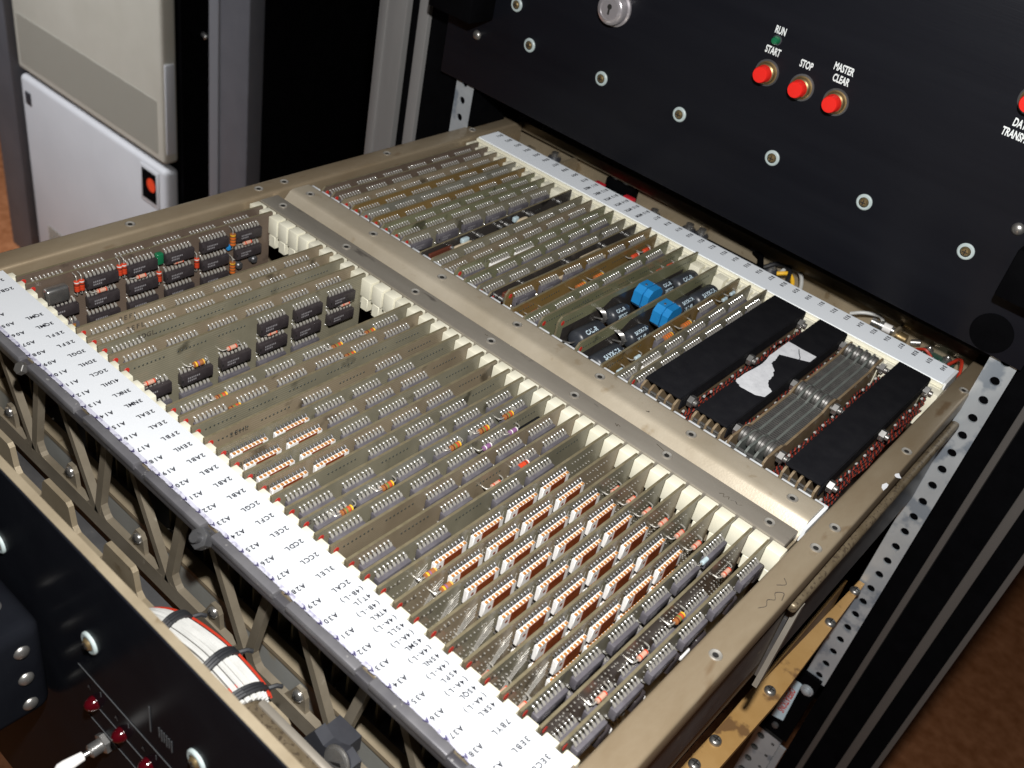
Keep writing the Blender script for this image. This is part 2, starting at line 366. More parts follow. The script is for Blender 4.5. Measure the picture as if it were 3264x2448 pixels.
# cross bars
b = MB(); b.rbox(1.5, 413.5, 199.5, 214.6, -6, -1.2, 0.7, 0, 2); flat = dp(b, 'flat_cross_bar', ['grey_bar'])
prof = [(215.6, -9), (216.0, -7.8), (217.0, -6.2), (222.6, -0.2), (223.6, 0.8), (225.2, 1.4), (227, 1.5)]
prof += [(238.5+4.5*math.sin(a), -3+4.5*math.cos(a)) for a in [i*math.pi/2/5 for i in range(6)]]+[(243, -9)]
b = MB(); n = len(prof)
b.add([(x, y, z) for x in (4, 414) for y, z in prof], [(i, (i+1) % n, (i+1) % n+n, i+n) for i in range(n)], 0, True)
b.add([(x, y, z) for x in (4, 414) for y, z in prof], [tuple(range(n)), tuple(range(2*n-1, n-1, -1))], 0, False)
rnd = dp(b, 'rounded_cross_bar', ['pale_bar'])
b = MB(); b.box(2, 414, 200, 242, -30, -9.2); dp(b, 'bar_web', ['tan_metal'])
for x in (16, 80, 144, 208, 272, 336, 400):
    place(ins_me, 'screw_insert', flat, (x, 207.6, -1.2)); place(ins_me, 'screw_insert', rnd, (x, 231, 1.5))
b = MB(); b.prism([(414.2, 217), (416, 217), (416, 243), (414.2, 243)], 'xy', -9, -0.5); dp(b, 'bar_end_plate', ['white_plastic'])
# card guides: one moulded block per slot, four rows
def guide_mesh(y0, y1, z0, z1, mat, w=8.2, lug=True):
    b = MB(); b.rbox(-w/2, w/2, y0, y1, z0, z1, 0.5, 0, 2)
    if lug: b.rbox(-w/2+1.2, w/2-1.2, y0-2.0 if lug == 1 else y0, y1, z0-9, z0, 0.4, 0, 1)
    return b.mesh('card_guide', [mat])
gA0 = guide_mesh(13, 28.0, -15, -1.8, 'cream_plastic', 6.6, 2); gA1 = guide_mesh(191.5, 199.3, -15, -2.4, 'cream_plastic', 8.5, 2)
gB0 = guide_mesh(238, 246.6, -14, -1.4, 'white_plastic', 8.0); gB1 = guide_mesh(408, 419.5, -20, -3.4, 'cream_plastic', 8.4)
for k in range(0, 41):
    x = (k+0.5)*PX
    place(gA0, 'card_guide', drawer, (x+0.7, 0, random.uniform(-.25, .25))); place(gA1, 'card_guide', drawer, (x, 0, 0))
    place(gB0, 'card_guide', drawer, (x, 0, -0.6)); place(gB1, 'card_guide', drawer, (x, 0, 0))
# A strip (front) and B strip (rear)
b = MB(); b.rbox(0, 416, -4.6, 24.6, -9, -1.6, 0.5); dp(b, 'strip_holder', ['tan_metal'])
b = MB(); b.box(1, 415, -4.4, 23.4, -1.5, 0.0, 0)
ep = [(1, -4.4)]; x = 1
while x < 414: ep.append((x, -4.6-random.random()*0.9)); x += random.uniform(1.2, 3.4)
ep += [(415, -4.4)]
b.prism(ep+[(415, -3.0), (1, -3.0)], 'xy', 0.02, 0.10, 1)
strA = dp(b, 'slot_label_strip', ['strip_white', 'strip_worn_fringe'])
b = MB()
names = {1: '2GAL', 2: '2GBL', 5: '3QML', 6: '3QML', 7: '2EFL', 8: '2EFL', 9: '3DGL', 10: '3DHL', 11: '2GCL', 12: '4UHL', 13: '3NKL', 14: '3NML', 15: '2EAL', 16: '2EAL',
         17: '2FBL', 18: '2EHL', 19: '2ABL', 20: '2ABL', 21: '2ABL', 22: '2ABL', 23: '2CGL', 24: '2CFL', 25: '2CEL', 26: '2CDL', 27: '2CCL', 28: '3LEL', 29: '2CAL',
         30: '4TJL', 31: '4TKL', 32: '4SLL', 33: '4SML', 34: '4SNL', 35: '4SPL', 36: '4SQL', 37: '4SRL', 38: '7BYL', 39: '3EBL', 40: '3ECL'}
DN = (0, -1, 0); UPX = (1, 0, 0)
for s in range(1, 41):
    x = s*PX
    b.text('A%02d' % s, 3.6, (x, 0.2, 0.3), DN, UPX, 0, 0.92, 2.35)
    if s in names:
        if 30 <= s <= 37:
            b.text(names[s], 3.4, (x+1.2, 16.5, 0.3), DN, UPX, 0, 0.92, 2.3)
            b.text('(4B-L)' if s < 32 else '(4A-L)', 3.4, (x-3.7, 15.2, 0.3), DN, UPX, 0, 0.92, 2.1)
        else: b.text(names[s], 3.6, (x, 14.6, 0.3), DN, UPX, 0, 0.92, 2.5)
    b.text('A', 3.0, (x-0.8, -4.6, 0.45), DN, UPX, 1, 1.0, 2.3)
dp(b, 'lettering', ['ink', 'ink_violet'], strA)
# grey lip in front of strip with raised tabs
b = MB(); b.rbox(0, 416, -8.8, -4.8, -8.5, -2.2, 1.0, 0, 2); lip = dp(b, 'label_holder', ['grey_lip'])
x = 36.4
while x < 412:
    b = MB(); b.rbox(x, min(x+42.6, 413), -9.4, -4.2, -4.2, 0.1, 0.8, 0, 2); dp(b, 'clamp_tab', ['tab_grey'], lip); x += 50.2
b = MB(); b.hexnut((234, -9.6, -4.5), (0, -0.75, 0.65), 5.0, 4.6, 0); b.cyl((234, -12.4, -2), (234, -15.4, 0.6), 2.5, 10, 0); dp(b, 'clamp_nut', ['dark_steel'], lip)
b = MB(); b.hexnut((83, -9.4, -4.5), (0, -0.75, 0.65), 3.4, 3.0, 0); dp(b, 'clamp_nut', ['steel_dull'], lip)
# front truss
b = MB(); b.box(-14, 426, 1, 5, -20, -9.2); b.box(-14, 426, 1, 5, -92, -80)
nodes = [-5+63.8*k for k in range(0, 7)]
for nx in nodes:
    for tx, sg in ((nx-29.5, -1), (nx+14.5, 1)):
        b.prism([(nx-3.2 if sg < 0 else nx-1.8, -80.5), (nx+1.8 if sg < 0 else nx+3.2, -80.5), (tx+2.4, -19.5), (tx-2.4, -19.5)], 'xz', 0.9, 5.1)
    # curved fillets at the foot of the V and between feet
    for sg in (-1, 1):
        pts = [(nx+sg*2, -80.6), (nx+sg*15, -80.6)]
        for i in range(5):
            a = i/4; pts.append((nx+sg*(14-9.2*a**0.5-(0.8 if sg > 0 else -0.8)*a*0), -80.4+9*a**2))
        b.prism(pts if sg > 0 else pts, 'xz', 1.05, 4.95)
tr = dp(b, 'front_truss', ['truss_brown'])
ph = MB(); ph.lathe((0, 0, 0), (0, -1, 0), [(3.3, 0), (3.3, 0.5), (2.9, 1.4), (1.8, 2.0), (0, 2.2)], 16, 0)
ph.box(-1.9, 1.9, -2.35, -1.9, -0.35, 0.35, 1); ph.box(-0.35, 0.35, -2.36, -1.9, -1.9, 1.9, 1)
ph_me = ph.mesh('phillips_screw', ['silver', 'hole_dark'])
b = MB(); b.box(-13, 425, 16, 18, -178, -85); bp_ = dp(b, 'inner_plate', ['blue_plate'])
for k in range(7):
    x = -5+63.8*k+36
    if 0 < x < 415:
        q = MB(); q.prism([(x-9, -81), (x+7, -81), (x+6, -70), (x+4, -66.5), (x-0.5, -66.5), (x-3, -71), (x-6, -77)], 'xz', 2.2, 4.6); dp(q, 'mounting_tab', ['truss_brown'])
        place(ph_me, 'phillips_screw', tr, (x+1.6, 2.2, -71))
b = MB(); b.rbox(-12, 425, 23.2, 37, -94, -89.4, 0.6); b.box(-12, 425, 15.2, 23, -85.5, -82.5, 1); lr = dp(b, 'lower_guide_rail', ['dark_steel', 'tan_metal'])
dm = MB(); dm.lathe((0, 0, 0), (0, -0.5, 1), [(2.3, -0.5), (2.2, 0.7), (1.3, 1.6), (0, 1.9)], 12, 0); dm_me = dm.mesh('rail_screw', ['silver'])
for k in range(7):
    for dx in (0, 9.2): 
        x = 150+63.8*(k-2)+dx
        if 0 < x < 415: place(dm_me, 'rail_screw', lr, (x, 25.5, -89.6))
# trough between truss and front panel
b = MB(); b.box(-14, 430, -66, 1, -100, -97); b.box(-14, 430, -30, -28, -97, -70); dp(b, 'trough_floor', ['dark_steel'])
pts = [(-12, -97)]; x = -12
for k in range(-1, 7):
    a = 171+56*(k-2)
    pts += [(a-7, -66), (a-3, -63), (a-0.5, -52), (a+1.5, -49), (a+22, -49), (a+24, -51), (a+26, -63), (a+29, -66)]
pts = [p for p in pts if -12 <= p[0] <= 428]; pts.append((428, -97))
b = MB(); b.prism(pts, 'xz', -22, -19); dp(b, 'notched_flange', ['tan_metal'])
b = MB(); b.box(-17, -13, -66, -60.2, -100, 20); b.box(431, 434, -66, -60.2, -100, 10); dp(b, 'panel_bracket', ['tan_metal'])
# clamp tube with groove, rubber bracket and slotted screw
b = MB(); b.lathe((288, -36, -46), (1, 0, 0), [(0, 0), (10.6, 0), (11.6, 1.2), (11.6, 92), (0, 92)], 24, 0)
b.rbox(298, 352, -30.5, -26.5, -38.0, -34.6, 1.4, 1, 2); dp(b, 'cable_tube', ['slide_brown', 'grey_bar'])
b = MB(); b.prism([(311, -61), (318, -47), (324, -51), (329, -49), (335, -45), (341, -48), (341, -55), (335, -60), (322, -67)], 'xz', -15.8, -10)
b.box(316, 330, -10.1, 0.8, -64, -54); rb_ = dp(b, 'rubber_bracket', ['black_rubber'])
b = MB(); b.lathe((333.7, -16.2, -50), (0, -1, 0.35), [(7.2, 0, 1), (7.2, 0.8, 1), (6.2, 1.0), (5.9, 2.4), (0, 3.0)], 20, 0)
q0 = Vector((333.7, -16.2, -50))+Vector((0, -1, 0.35)).normalized()*2.85
b.prism([(-5.2, -0.7), (5.2, -0.7), (5.2, 0.7), (-5.2, 0.7)], 'xy', 0, 0.3, 2)
for i in range(len(b.v)-8, len(b.v)):
    vx, vy, vz = b.v[i]; a = 0.7; rx, rz = vx*math.cos(a)-vy*math.sin(a), vx*math.sin(a)+vy*math.cos(a)
    b.v[i] = (q0.x+rx, q0.y-vz, q0.z+rz)
dp(b, 'slotted_screw', ['silver', 'black_rubber', 'hole_dark'], rb_)
# rear wiring pocket
b = MB(); b.box(-1, 418, 446, 494, -28, -26, 0); b.box(-1, 418, 444.2, 446.4, -28, -8, 0); pk = dp(b, 'pocket_floor', ['tan_metal'])
b = MB(); b.rbox(2, 414, 419, 446, -7.5, -0.9, 0.6); b.rbox(2, 414, 416.6, 419.2, -7.0, -3.0, 0.5, 0); dp(b, 'strip_holder', ['cream_plastic'])
b = MB(); b.box(3, 413, 420.6, 445, -0.8, 0.0); strB = dp(b, 'slot_label_strip', ['strip_rear'])
b = MB()
for s in range(1, 41):
    b.text('B%02d' % s, 4.2, (s*PX, 438.6, 0.3), DN, UPX, 0, 0.85, 2.6)
    if 11 <= s <= 16: b.text(['MBE', 'MBC', 'MTX', 'MTX', 'MTX', 'MEM'][s-11], 4.0, (s*PX, 429.0, 0.3), DN, UPX, 0, 0.9, 2.6)
dp(b, 'lettering', ['ink'], strB)
b = MB(); b.prism([(413.2, 421), (415, 421), (415, 444.5), (413.2, 444.5)], 'xy', -13, 0.4); dp(b, 'strip_end_cap', ['white_plastic'])
nut = MB(); nut.hexnut((0, 0, 0), (0, 0, 1), 3.6, 2.4, 0); nut.lathe((0, 0, 2.4), (0, 0, 1), [(1.8, 0), (1.8, 1.6), (1.2, 2.4), (0, 2.6)], 12, 0); nut_me = nut.mesh('nut', ['silver'])
b = MB(); b.rbox(380, 405, 477, 493, -25.9, -20, 0.5, 0); gb = dp(b, 'terminal_board', ['green_board'])
for x, y in ((385, 488.5), (399, 488)): place(nut_me, 'nut', gb, (x, y, -20))
for i in range(5): place(nut_me, 'nut', gb, (383+i*4.2, 480.0, -20)).scale = (0.4, 0.4, 0.6)
for s_, x, y in (('A', 372, 484), ('1', 411, 488), ('2', 411, 478)):
    b = MB(); b.text(s_, 5, (x, y, -25.7), (1, 0, 0), (0, 1, 0), 0); dp(b, 'printed_mark', ['ink'], pk)
b = MB(); b.rbox(95, 122, 482, 493.5, -25.9, -10, 0.6); bb = dp(b, 'connector_block', ['black_matte'])
for x in (101, 112): place(nut_me, 'nut', bb, (x, 488.5, -10))
b = MB(); b.rbox(119, 129, 474, 480, -25.9, -14, 1.0); dp(b, 'terminal_cover', ['red_cover'])
b = MB(); b.rbox(90, 99, 470, 478, -25.9, -14, 0.8); dp(b, 'terminal_cover', ['red_cover'])
for x, y in ((35, 489), (148, 480), (179, 486), (190, 488), (254, 489)):
    b = MB(); b.lathe((x, y, -26), (0, 0, 1), [(6.2, 0), (6.0, 6), (4.5, 8), (3.6, 8.2, 1), (3.2, 11, 1), (0, 12, 1)], 14, 0); dp(b, 'capacitor_can', ['black_rubber', 'silver'])
b = MB(); b.box(195, 246, 462, 493, -25.5, -23, 0); b.tube([(236, 492, -14), (244, 486, -12), (250, 476, -14), (252, 462, -20)], 2.4, 8, 0); b.rbox(232, 241, 489, 493.8, -13, -4, 0.8, 1); dp(b, 'cable_entry', ['black_matte', 'steel_dull'])
def curve(p, n=24):
    """Catmull-Rom through p"""
    p = [Vector(a) for a in p]; p = [p[0]*2-p[1]]+p+[p[-1]*2-p[-2]]; out = []
    for i in range(1, len(p)-2):
        for k in range(n):
            t = k/n
            out.append(0.5*((2*p[i])+(p[i+1]-p[i-1])*t+(2*p[i-1]-5*p[i]+4*p[i+1]-p[i+2])*t*t+(3*p[i]-p[i-1]-3*p[i+1]+p[i+2])*t**3))
    return out+[p[-2]]
b = MB(); b.tube(curve([(262, 486, -20), (266, 488, -12), (276, 486, -9), (283, 479, -11), (288, 468, -16), (288, 455, -22)], 8), 1.5, 8); dp(b, 'white_wire', ['wire_white'])
b = MB(); b.tube(curve([(326, 478, -16), (334, 481, -12), (344, 486, -11), (348, 487, -14)], 8), 1.3, 8); dp(b, 'white_wire', ['wire_white'])
b = MB(); b.tube(curve([(250, 484, -18), (258, 487, -12), (268, 484, -9), (274, 476, -12), (276, 462, -20)], 8), 1.9, 8); dp(b, 'black_wire', ['wire_black'])
b = MB(); b.tube(curve([(264, 477, -14), (272, 479, -11), (279, 474, -14), (282, 462, -20)], 8), 1.6, 8); dp(b, 'yellow_wire', ['r_yellow'])
b = MB(); b.tube(curve([(378, 482, -19), (384, 480, -15), (390, 480, -18)], 6), 1.1, 6); b.tube(curve([(402, 482, -18), (407, 480, -10), (411, 472, -8), (414.6, 462, -14)], 6), 1.2, 6); dp(b, 'red_wire', ['wire_red'])
b = MB(); b.lathe((341, 485, -17), (1, 0.1, 0), [(0, 0), (3.6, 0), (3.6, 3), (2.4, 3.2), (2.4, 6), (4.0, 6.2), (4.0, 9), (3.4, 9.2, 1), (3.4, 15, 1), (2.6, 15.2), (2.6, 22), (0, 22)], 14, 0); dp(b, 'coaxial_plug', ['silver', 'ceramic_white'])
b = MB(); b.box(361, 363, 470, 493, -26, -8); b.lathe((363, 483, -17), (1, 0, 0), [(4, 0), (4, 6), (0, 6)], 12, 1); b.lathe((371, 489, -20), (1, 0.3, 0.4), [(0, 0), (2.4, 0.6), (2.4, 7), (0, 8)], 10, 2); dp(b, 'bulkhead_socket', ['tan_metal', 'brass', 'silver'])
b = MB(); b.box(-1, 12, 446.5, 449, -26, -2); b.rbox(14, 22, 450, 478, -26, -14, 1, 0); b.box(55, 57, 447, 493, -26, -11); dp(b, 'pocket_divider', ['tan_metal'])
def scribble(pr, pts, z, r=0.22):
    q = MB(); q.tube(curve([(a, b_, z) for a, b_ in pts], 6), r, 4); dp(q, 'ink_mark', ['ink_soft'], pr)
scribble(flat, [(371, 205), (373, 206.5), (374, 204.5), (376, 206.8), (377, 205), (380, 206.6), (382, 205.4), (384, 207)], -1.15)
scribble(flat, [(327, 211), (331, 210), (336, 208.5)], -1.15); scribble(flat, [(201, 210), (202.5, 209.4), (203, 210.4)], -1.15); scribble(flat, [(302, 206.5), (304, 205.2), (303.4, 207), (305.4, 206.4)], -1.15)
scribble(r_rail, [(425, 150), (427, 154), (425.6, 158), (428, 161), (426, 165), (429, 168), (430.5, 163)], 0.05); scribble(r_rail, [(424, 170), (427, 174), (424.4, 177)], 0.05)
scribble(rnd, [(308, 227), (309.5, 227.6), (309, 228.4)], 1.55, 0.3)
# paint flecks on the right rail
b = MB()
for cx, cy, n in ((431, 301, 7), (430, 286, 6)):
    b.prism([(cx+random.uniform(1.0, 2.4)*math.cos(a), cy+random.uniform(1.5, 5)*math.sin(a)) for a in [2*math.pi*i/n for i in range(n)]], 'xy', 0.02, 0.2)
dp(b, 'paint_fleck', ['paper'], r_rail)

# ---- front panel of the drawer with its switch, lamps and black box
b = MB(); b.box(-33, 449, -70, -66, -230, 35, 0)
b.m[-1-4] = 0
b.box(-33, 449, -69.2, -65.9, 34.9, 35.3, 1); b.box(-32, 448, -65.99, -65.6, -229, 35.2, 1)
fp = dp(b, 'front_panel', ['black_gloss', 'tan_metal'])
def washer_mesh(nm):
    q = MB(); q.lathe((0, 0, 0), (0, -1, 0), [(5.2, 0), (5.2, 0.8), (4.6, 1.3), (3.3, 1.3), (3.1, 0.5, 2), (2.7, 1.6, 1), (2.0, 2.4, 1), (0, 2.7, 1)], 24, 0)
    q.box(-1.7, 1.7, -2.75, -2.0, -0.3, 0.3, 2); q.box(-0.3, 0.3, -2.76, -2.0, -1.7, 1.7, 2)
    return q.mesh(nm, ['nylon', 'brass', 'hole_dark'])
ws_me = washer_mesh('screw_with_washer')
for x in (174, 244, 314.2, 384): place(ws_me, 'screw_with_washer', fp, (x, -70, -15))
for i, x in enumerate((242.3, 262.5, 281.3)):
    b = MB(); b.lathe((x, -70, -56), (0, -1, 0), [(3.4, 0), (3.3, 1.2), (2.6, 3.2), (1.4, 4.4), (0, 4.8)], 16, 0); dp(b, 'indicator_lamp', ['lamp_red'], fp)
tg = MB(); tg.hexnut((248, -70, -78), (0, -1, 0), 5.0, 2.2, 0); tg.lathe((248, -72.2, -78), (0, -1, 0), [(3.2, 0), (3.2, 5), (2.4, 5.6), (0, 5.8)], 14, 0)
tgo = dp(tg, 'toggle_switch', ['silver'], fp)
tb = MB(); tb.lathe((248, -77, -78), (-0.12, -1, -0.12), [(1.2, 0, 1), (1.2, 3, 1), (2.1, 3.4), (2.9, 11), (2.8, 13.5), (1.8, 15), (0, 15.6)], 14, 0)
dp(tb, 'toggle_lever', ['ceramic_white', 'silver'], fp)
b = MB()
for z0, xa, xb in ((-40, 232, 330), (-57, 246, 330), (-71, 236, 330), (-83, 262, 330)): b.box(xa, xb, -70.3, -70.1, z0-0.25, z0+0.25)
for x in (239, 259, 278): 
    b.text('A', 3, (x, -70.3, -48.5), (1, 0, 0), (0, 0, 1), 0); b.box(x+9, x+9.3, -70.3, -70.1, -46, -43)
for i in range(6): b.box(290+i*1.6, 290.6+i*1.6, -70.3, -70.1, -27-i % 2, -21)
b.box(284, 284.6, -70.3, -70.1, -30, -14)
dp(b, 'printed_lines', ['print_grey'], fp)
bx = MB(); bx.rbox(60, 205, -150, -70.2, -97, -37, 7.0, 0, 5); bxo = dp(bx, 'black_box', ['black_gloss'], fp)
dome = MB(); dome.lathe((0, 0, 0), (1, 0, 0), [(3.6, -0.2), (3.4, 0.6), (2.3, 1.5), (0, 1.9)], 16, 0); dome_me = dome.mesh('dome_screw', ['steel_dull'])
for z in (-60, -76, -92): pass
for y, z in ((-81, -50), (-81, -68), (-81, -86)): place(dome_me, 'dome_screw', fp, (205, y, z))
d2 = place(dome_me, 'dome_screw', fp, (186, -82, -37)); d2.rotation_euler = (0, -math.pi/2, 0)

# ================================================================= CIRCUIT BOARDS
def dip_meshes(n=8, L=20.0, w=6.2, t=3.7, body='chip_grey', prt=True):
    b = MB(); b.rbox(1.0, 1.0+t, -L/2, L/2, -w/2, w/2, 0.55, 0, 2)
    b.prism([(-L/2-0.02, -0.9), (-L/2+0.9, -0.7), (-L/2+0.9, 0.7), (-L/2-0.02, 0.9)], 'yz', 1.0+t-0.1, 1.0+t+0.04, 2)
    if prt:
        for k, z in enumerate((0.9, -0.9)):
            y = -L/2+3.5
            for i in range(5 if k else 7):
                b.box(1.0+t, 1.03+t, y, y+0.75, z-0.55, z+0.55, 1); y += 1.15
    bm = b.mesh('chip', [body, 'chip_print', 'hole_dark'])
    p = MB()
    for i in range(n):
        y = (i-(n-1)/2)*2.45
        for sg in (1, -1):
            # splayed leg: wide shoulder leaving the body, sloping down and out to the board, then a narrow tip in its hole
            a, c, d = sg*(w/2-0.2), sg*(w/2+0.7), sg*(w/2+1.9)
            v = []
            for (xx, zz, hw) in ((2.75, a, 0.72), (2.75, c, 0.72), (1.35, d, 0.66), (1.05, d-sg*0.35, 0.66), (2.35, c-sg*0.3, 0.72), (2.35, a, 0.72)):
                v += [(xx, y-hw, zz), (xx, y+hw, zz)]
            m_ = 6; fs = [(2*q, 2*q+1, (2*q+3) % 12, (2*q+2) % 12) for q in range(m_)]
            fs += [tuple(2*q for q in reversed(range(m_))), tuple(2*q+1 for q in range(m_))]
            if sg < 0: fs = [tuple(reversed(f)) for f in fs]
            p.add(v, [tuple(reversed(f)) for f in fs], 0)
            p.box(0.3, 1.3, y-0.27, y+0.27, min(d, d-sg*0.35), max(d, d-sg*0.35), 0)
            p.lathe((0, y, d), (1, 0, 0.25*sg), [(0.66, -0.1), (0.42, 0.7), (0, 1.0)], 6, 1)
    return bm, p.mesh('pins', ['pin', 'solder'])
def ceramic_meshes(L=21.5, w=8.6, t=2.4):
    b = MB(); b.rbox(1.3, 1.3+t, -L/2, L/2, -w/2, w/2, 0.3, 0, 1)
    b.box(1.3+t, 1.55+t, -L/2+6.0, L/2-3.6, -w/2+0.35, w/2-0.35, 1)
    b.lathe((1.3+t, -L/2+3.6, 0.5), (1, 0, 0), [(1.0, 0), (1.0, 0.08), (0, 0.1)], 8, 1)
    bm = b.mesh('ceramic_chip', ['ceramic_white', 'ceramic_lid'])
    p = MB()
    for i in range(9):
        y = (i-4)*2.3
        for sg in (1, -1):
            a, c = w/2-0.05, w/2+0.45
            z0, z1 = (a, c) if sg > 0 else (-c, -a)
            p.box(2.3, 1.32+t, y-0.70, y+0.70, z0, z1, 0); p.tube([(1.6, y+1.15, sg*(w/2+0.2)), (0.9, y+1.15, sg*(w/2+0.9)), (0.2, y+1.15, sg*(w/2+1.2))], 0.36, 5, 2); p.box(0, 1.9, y-0.3, y+0.3, z0, z1, 1)
            p.lathe((0, y, sg*(w/2+0.3)), (1, 0, 0.5*sg), [(0.6, -0.1), (0.3, 1.0), (0, 1.1)], 5, 1)
    return bm, p.mesh('pins', ['gold_pin', 'steel_dull', 'dark_steel'])
CH = {'g': dip_meshes(), 'k': dip_meshes(body='chip_black', w=6.8, t=4.4), 'n': dip_meshes(prt=False), 'w': ceramic_meshes(),
      'p': dip_meshes(body='ceramic_white', prt=False, t=2.6)}
def resistor_mesh(bands, base, r=1.55, L=6.8, name='resistor', lead=3.0):
    mats = [base, 'pin']+[q for q in dict.fromkeys(bands)]
    b = MB(); h = 2.2+r
    nb = len(bands); prof = [(0, -L/2), (r*0.8, -L/2), (r*1.06, -L/2+0.3)]
    y = -L/2+0.9
    for q in bands:
        prof += [(r*1.04, y, 0), (r*1.06, y+0.05, 0), (r*1.06, y+0.8, mats.index(q))]; y += (L-2.0)/max(1, nb-1) if nb > 1 else 1
    prof = prof+[(r*1.06, L/2-0.25, 0), (r*0.8, L/2, 0), (0, L/2, 0)]
    prof.sort(key=lambda p: p[1])
    b.lathe((h, 0, 0), (0, 1, 0), prof, 12, 0)
    for sg in (-1, 1):
        b.tube([(h, sg*L/2, 0), (h, sg*(L/2+lead*0.7), 0), (h-0.6, sg*(L/2+lead), 0), (h-1.6, sg*(L/2+lead+0.4), 0), (0, sg*(L/2+lead+0.5), 0)], 0.38, 5, 1)
    return b.mesh(name, mats)
RS = {'b': resistor_mesh(['r_dark', 'r_green', 'r_red', 'r_yellow'], 'r_brown'), 'o': resistor_mesh(['r_orange', 'r_orange', 'r_orange', 'r_yellow'], 'r_brown', 1.9, 8.5),
      'y': resistor_mesh(['r_yellow', 'r_violet', 'r_brown', 'r_gold'], 'r_brown'), 'd': resistor_mesh(['r_red', 'r_pink', 'r_pink', 'r_red'], 'r_pink', 1.25, 6.4, 'diode'),
      'v': resistor_mesh(['r_white', 'r_violet', 'r_white'], 'r_violet', 1.3, 6.0), 'r': resistor_mesh(['r_red', 'r_red', 'r_dark', 'r_white'], 'r_red'),
      'B': resistor_mesh(['cap_blue', 'cap_blue'], 'cap_blue', 1.2, 5, 'small_capacitor')}
dots_cache = {}
def dots_mesh(rows, big):
    """solder joints: little cones, joined"""
    key = (tuple(rows), big)
    if key not in dots_cache:
        b = MB()
        for y0, z, nn in rows:
            for i in range(nn):
                if big: b.lathe((0, y0+i*2.45, z), (1, 0, 0), [(0.38, 0), (0.28, 0.35), (0, 0.7)], 5, 0)
                else: b.lathe((0, y0+i*2.45, z), (1, 0, 0), [(0.62, 0), (0.45, 0.18), (0, 0.2)], 6, 0)
        dots_cache[key] = b.mesh('solder_joints', ['pin' if big else 'via_dark'])
    return dots_cache[key]
red = MB(); red.lathe((0, 0, 0), (1, 0, 0), [(1.7, 0), (1.6, 0.12), (0, 0.14)], 12, 0); red_me = red.mesh('red_dot', ['dot_red'])
board_me = {}
def make_board(row, slot, mat, rows, desc, res=(), txt=None, z=(0, 0), extra=None, dotbig=False, dot=True, noise_dots=0, xo=0):
    A = row == 'A'; y0 = 26 if A else 246; L = 169 if A else 166; H = 170
    ang = math.atan2(z[1]-z[0], L)
    sid = '%s%02d' % (row, slot)
    t = thing('circuit_board', f'{desc}, in slot {sid}', 'circuit board', (slot*PX+xo, y0, z[0]-H+random.uniform(-.3, .3)), 'circuit boards standing in the drawer', True, (ang, 0, 0))
    key = (row, mat)
    if key not in board_me:
        if A: poly = [(0, 0), (L-0.6, 0), (L, -0.8), (L, -11), (L-2.5, -13), (L-2.5, -H+2), (10, -H+2), (10, -89), (3, -89), (0, -86)]
        else: poly = [(0.5, -3), (3.5, 0), (L, 0), (L, -H+2), (0.5, -H+2)]
        b = MB(); b.prism(poly, 'yz', -0.6, 0.8, 0)
        nf = len(poly)
        for i in range(len(b.m)): 
            if 0 < i <= nf: b.m[i] = 1
        board_me[key] = b.mesh('board', [mat, 'board_edge'])
    bo = place(board_me[key], 'board', t, (0, 0, H))
    dr = []
    for r, st in enumerate(rows):
        for c, ch in enumerate(st):
            y = 16.5+26*c; zc = -8.7-13*r
            if ch in CH:
                o = place(CH[ch][0], 'chip', t, (0.8, y+random.uniform(-.2, .2), H+zc)); place(CH[ch][1], 'pins', o, (0, 0, 0))
                o.rotation_euler = (random.uniform(-.012, .012), 0, 0)
            elif ch == 'd': dr += [(y-8.6, zc+4, 8)]+([(y-8.6, zc-3.8, 8)] if r or dotbig else [])
    if noise_dots:
        rg = random.Random(slot*7+len(row))
        dr = dr+[(round(rg.uniform(8, L-16), 1), round(-rg.uniform(2.5, 34), 1), rg.randint(1, 5)) for _ in range(noise_dots)]
    if dr: place(dots_mesh(dr, dotbig), 'solder_joints', t, (0.8, 0, H))['kind'] = 'stuff'
    if dot: place(red_me, 'red_dot', t, (0.82, 3.4 if A else 5.0, H-4.2 if A else H-5))
    for y, zz, k in res:
        place(RS[k], {'d': 'diode', 'B': 'small_capacitor'}.get(k, 'resistor'), t, (0.8, y, H+zz))
    if txt:
        b = MB(); b.text(txt[0], 4.2, (0.86, txt[1], txt[2]), (0, 1, 0), (0, 0, 1), 0, 0.95, 3.0); place(b.mesh('stamped_text', ['ink_soft']), 'stamped_text', t, (0, 0, H))
    if extra: extra(t, H)
    return t
# ---- extra components
def axial_cap(t, H, y, z, r, L, txt=None, mats='cap_black', x=None):
    x = r+1.5 if x is None else x
    b = MB(); b.lathe((x, y, z), (0, 1, 0), [(0, -L/2), (r*0.55, -L/2), (r*0.9, -L/2+1.2), (r, -L/2+2.4), (r, L/2-2.4), (r*0.9, L/2-1.2), (r*0.55, L/2), (0, L/2)], 22, 0)
    for sg in (-1, 1):
        b.tube(curve([(x, y+sg*L/2, z), (x+0.5, y+sg*(L/2+2.5), z+0.6), (x-1.5, y+sg*(L/2+5), z+0.4), (0, y+sg*(L/2+5.6), z-1)], 5), 0.6, 6, 1)
    if txt:
        for k, s in enumerate(txt):
            v, f, x0, x1 = tmesh(s); sz = r*0.62
            vv = []
            for a, c in v:
                th = math.radians(62)-(k*1.25*sz)/r+(c-0.35)*sz/r
                vv.append((x+(r+0.06)*math.cos(th), y-L*0.28+(a-x0)*sz, z+(r+0.06)*math.sin(th)))
            b.add(vv, f, 2)
    return place(b.mesh('axial_capacitor', [mats, 'steel_dull', 'print_grey' if mats != 'cap_black' else 'label_blue']), 'axial_capacitor', t, (0.8, 0, H))
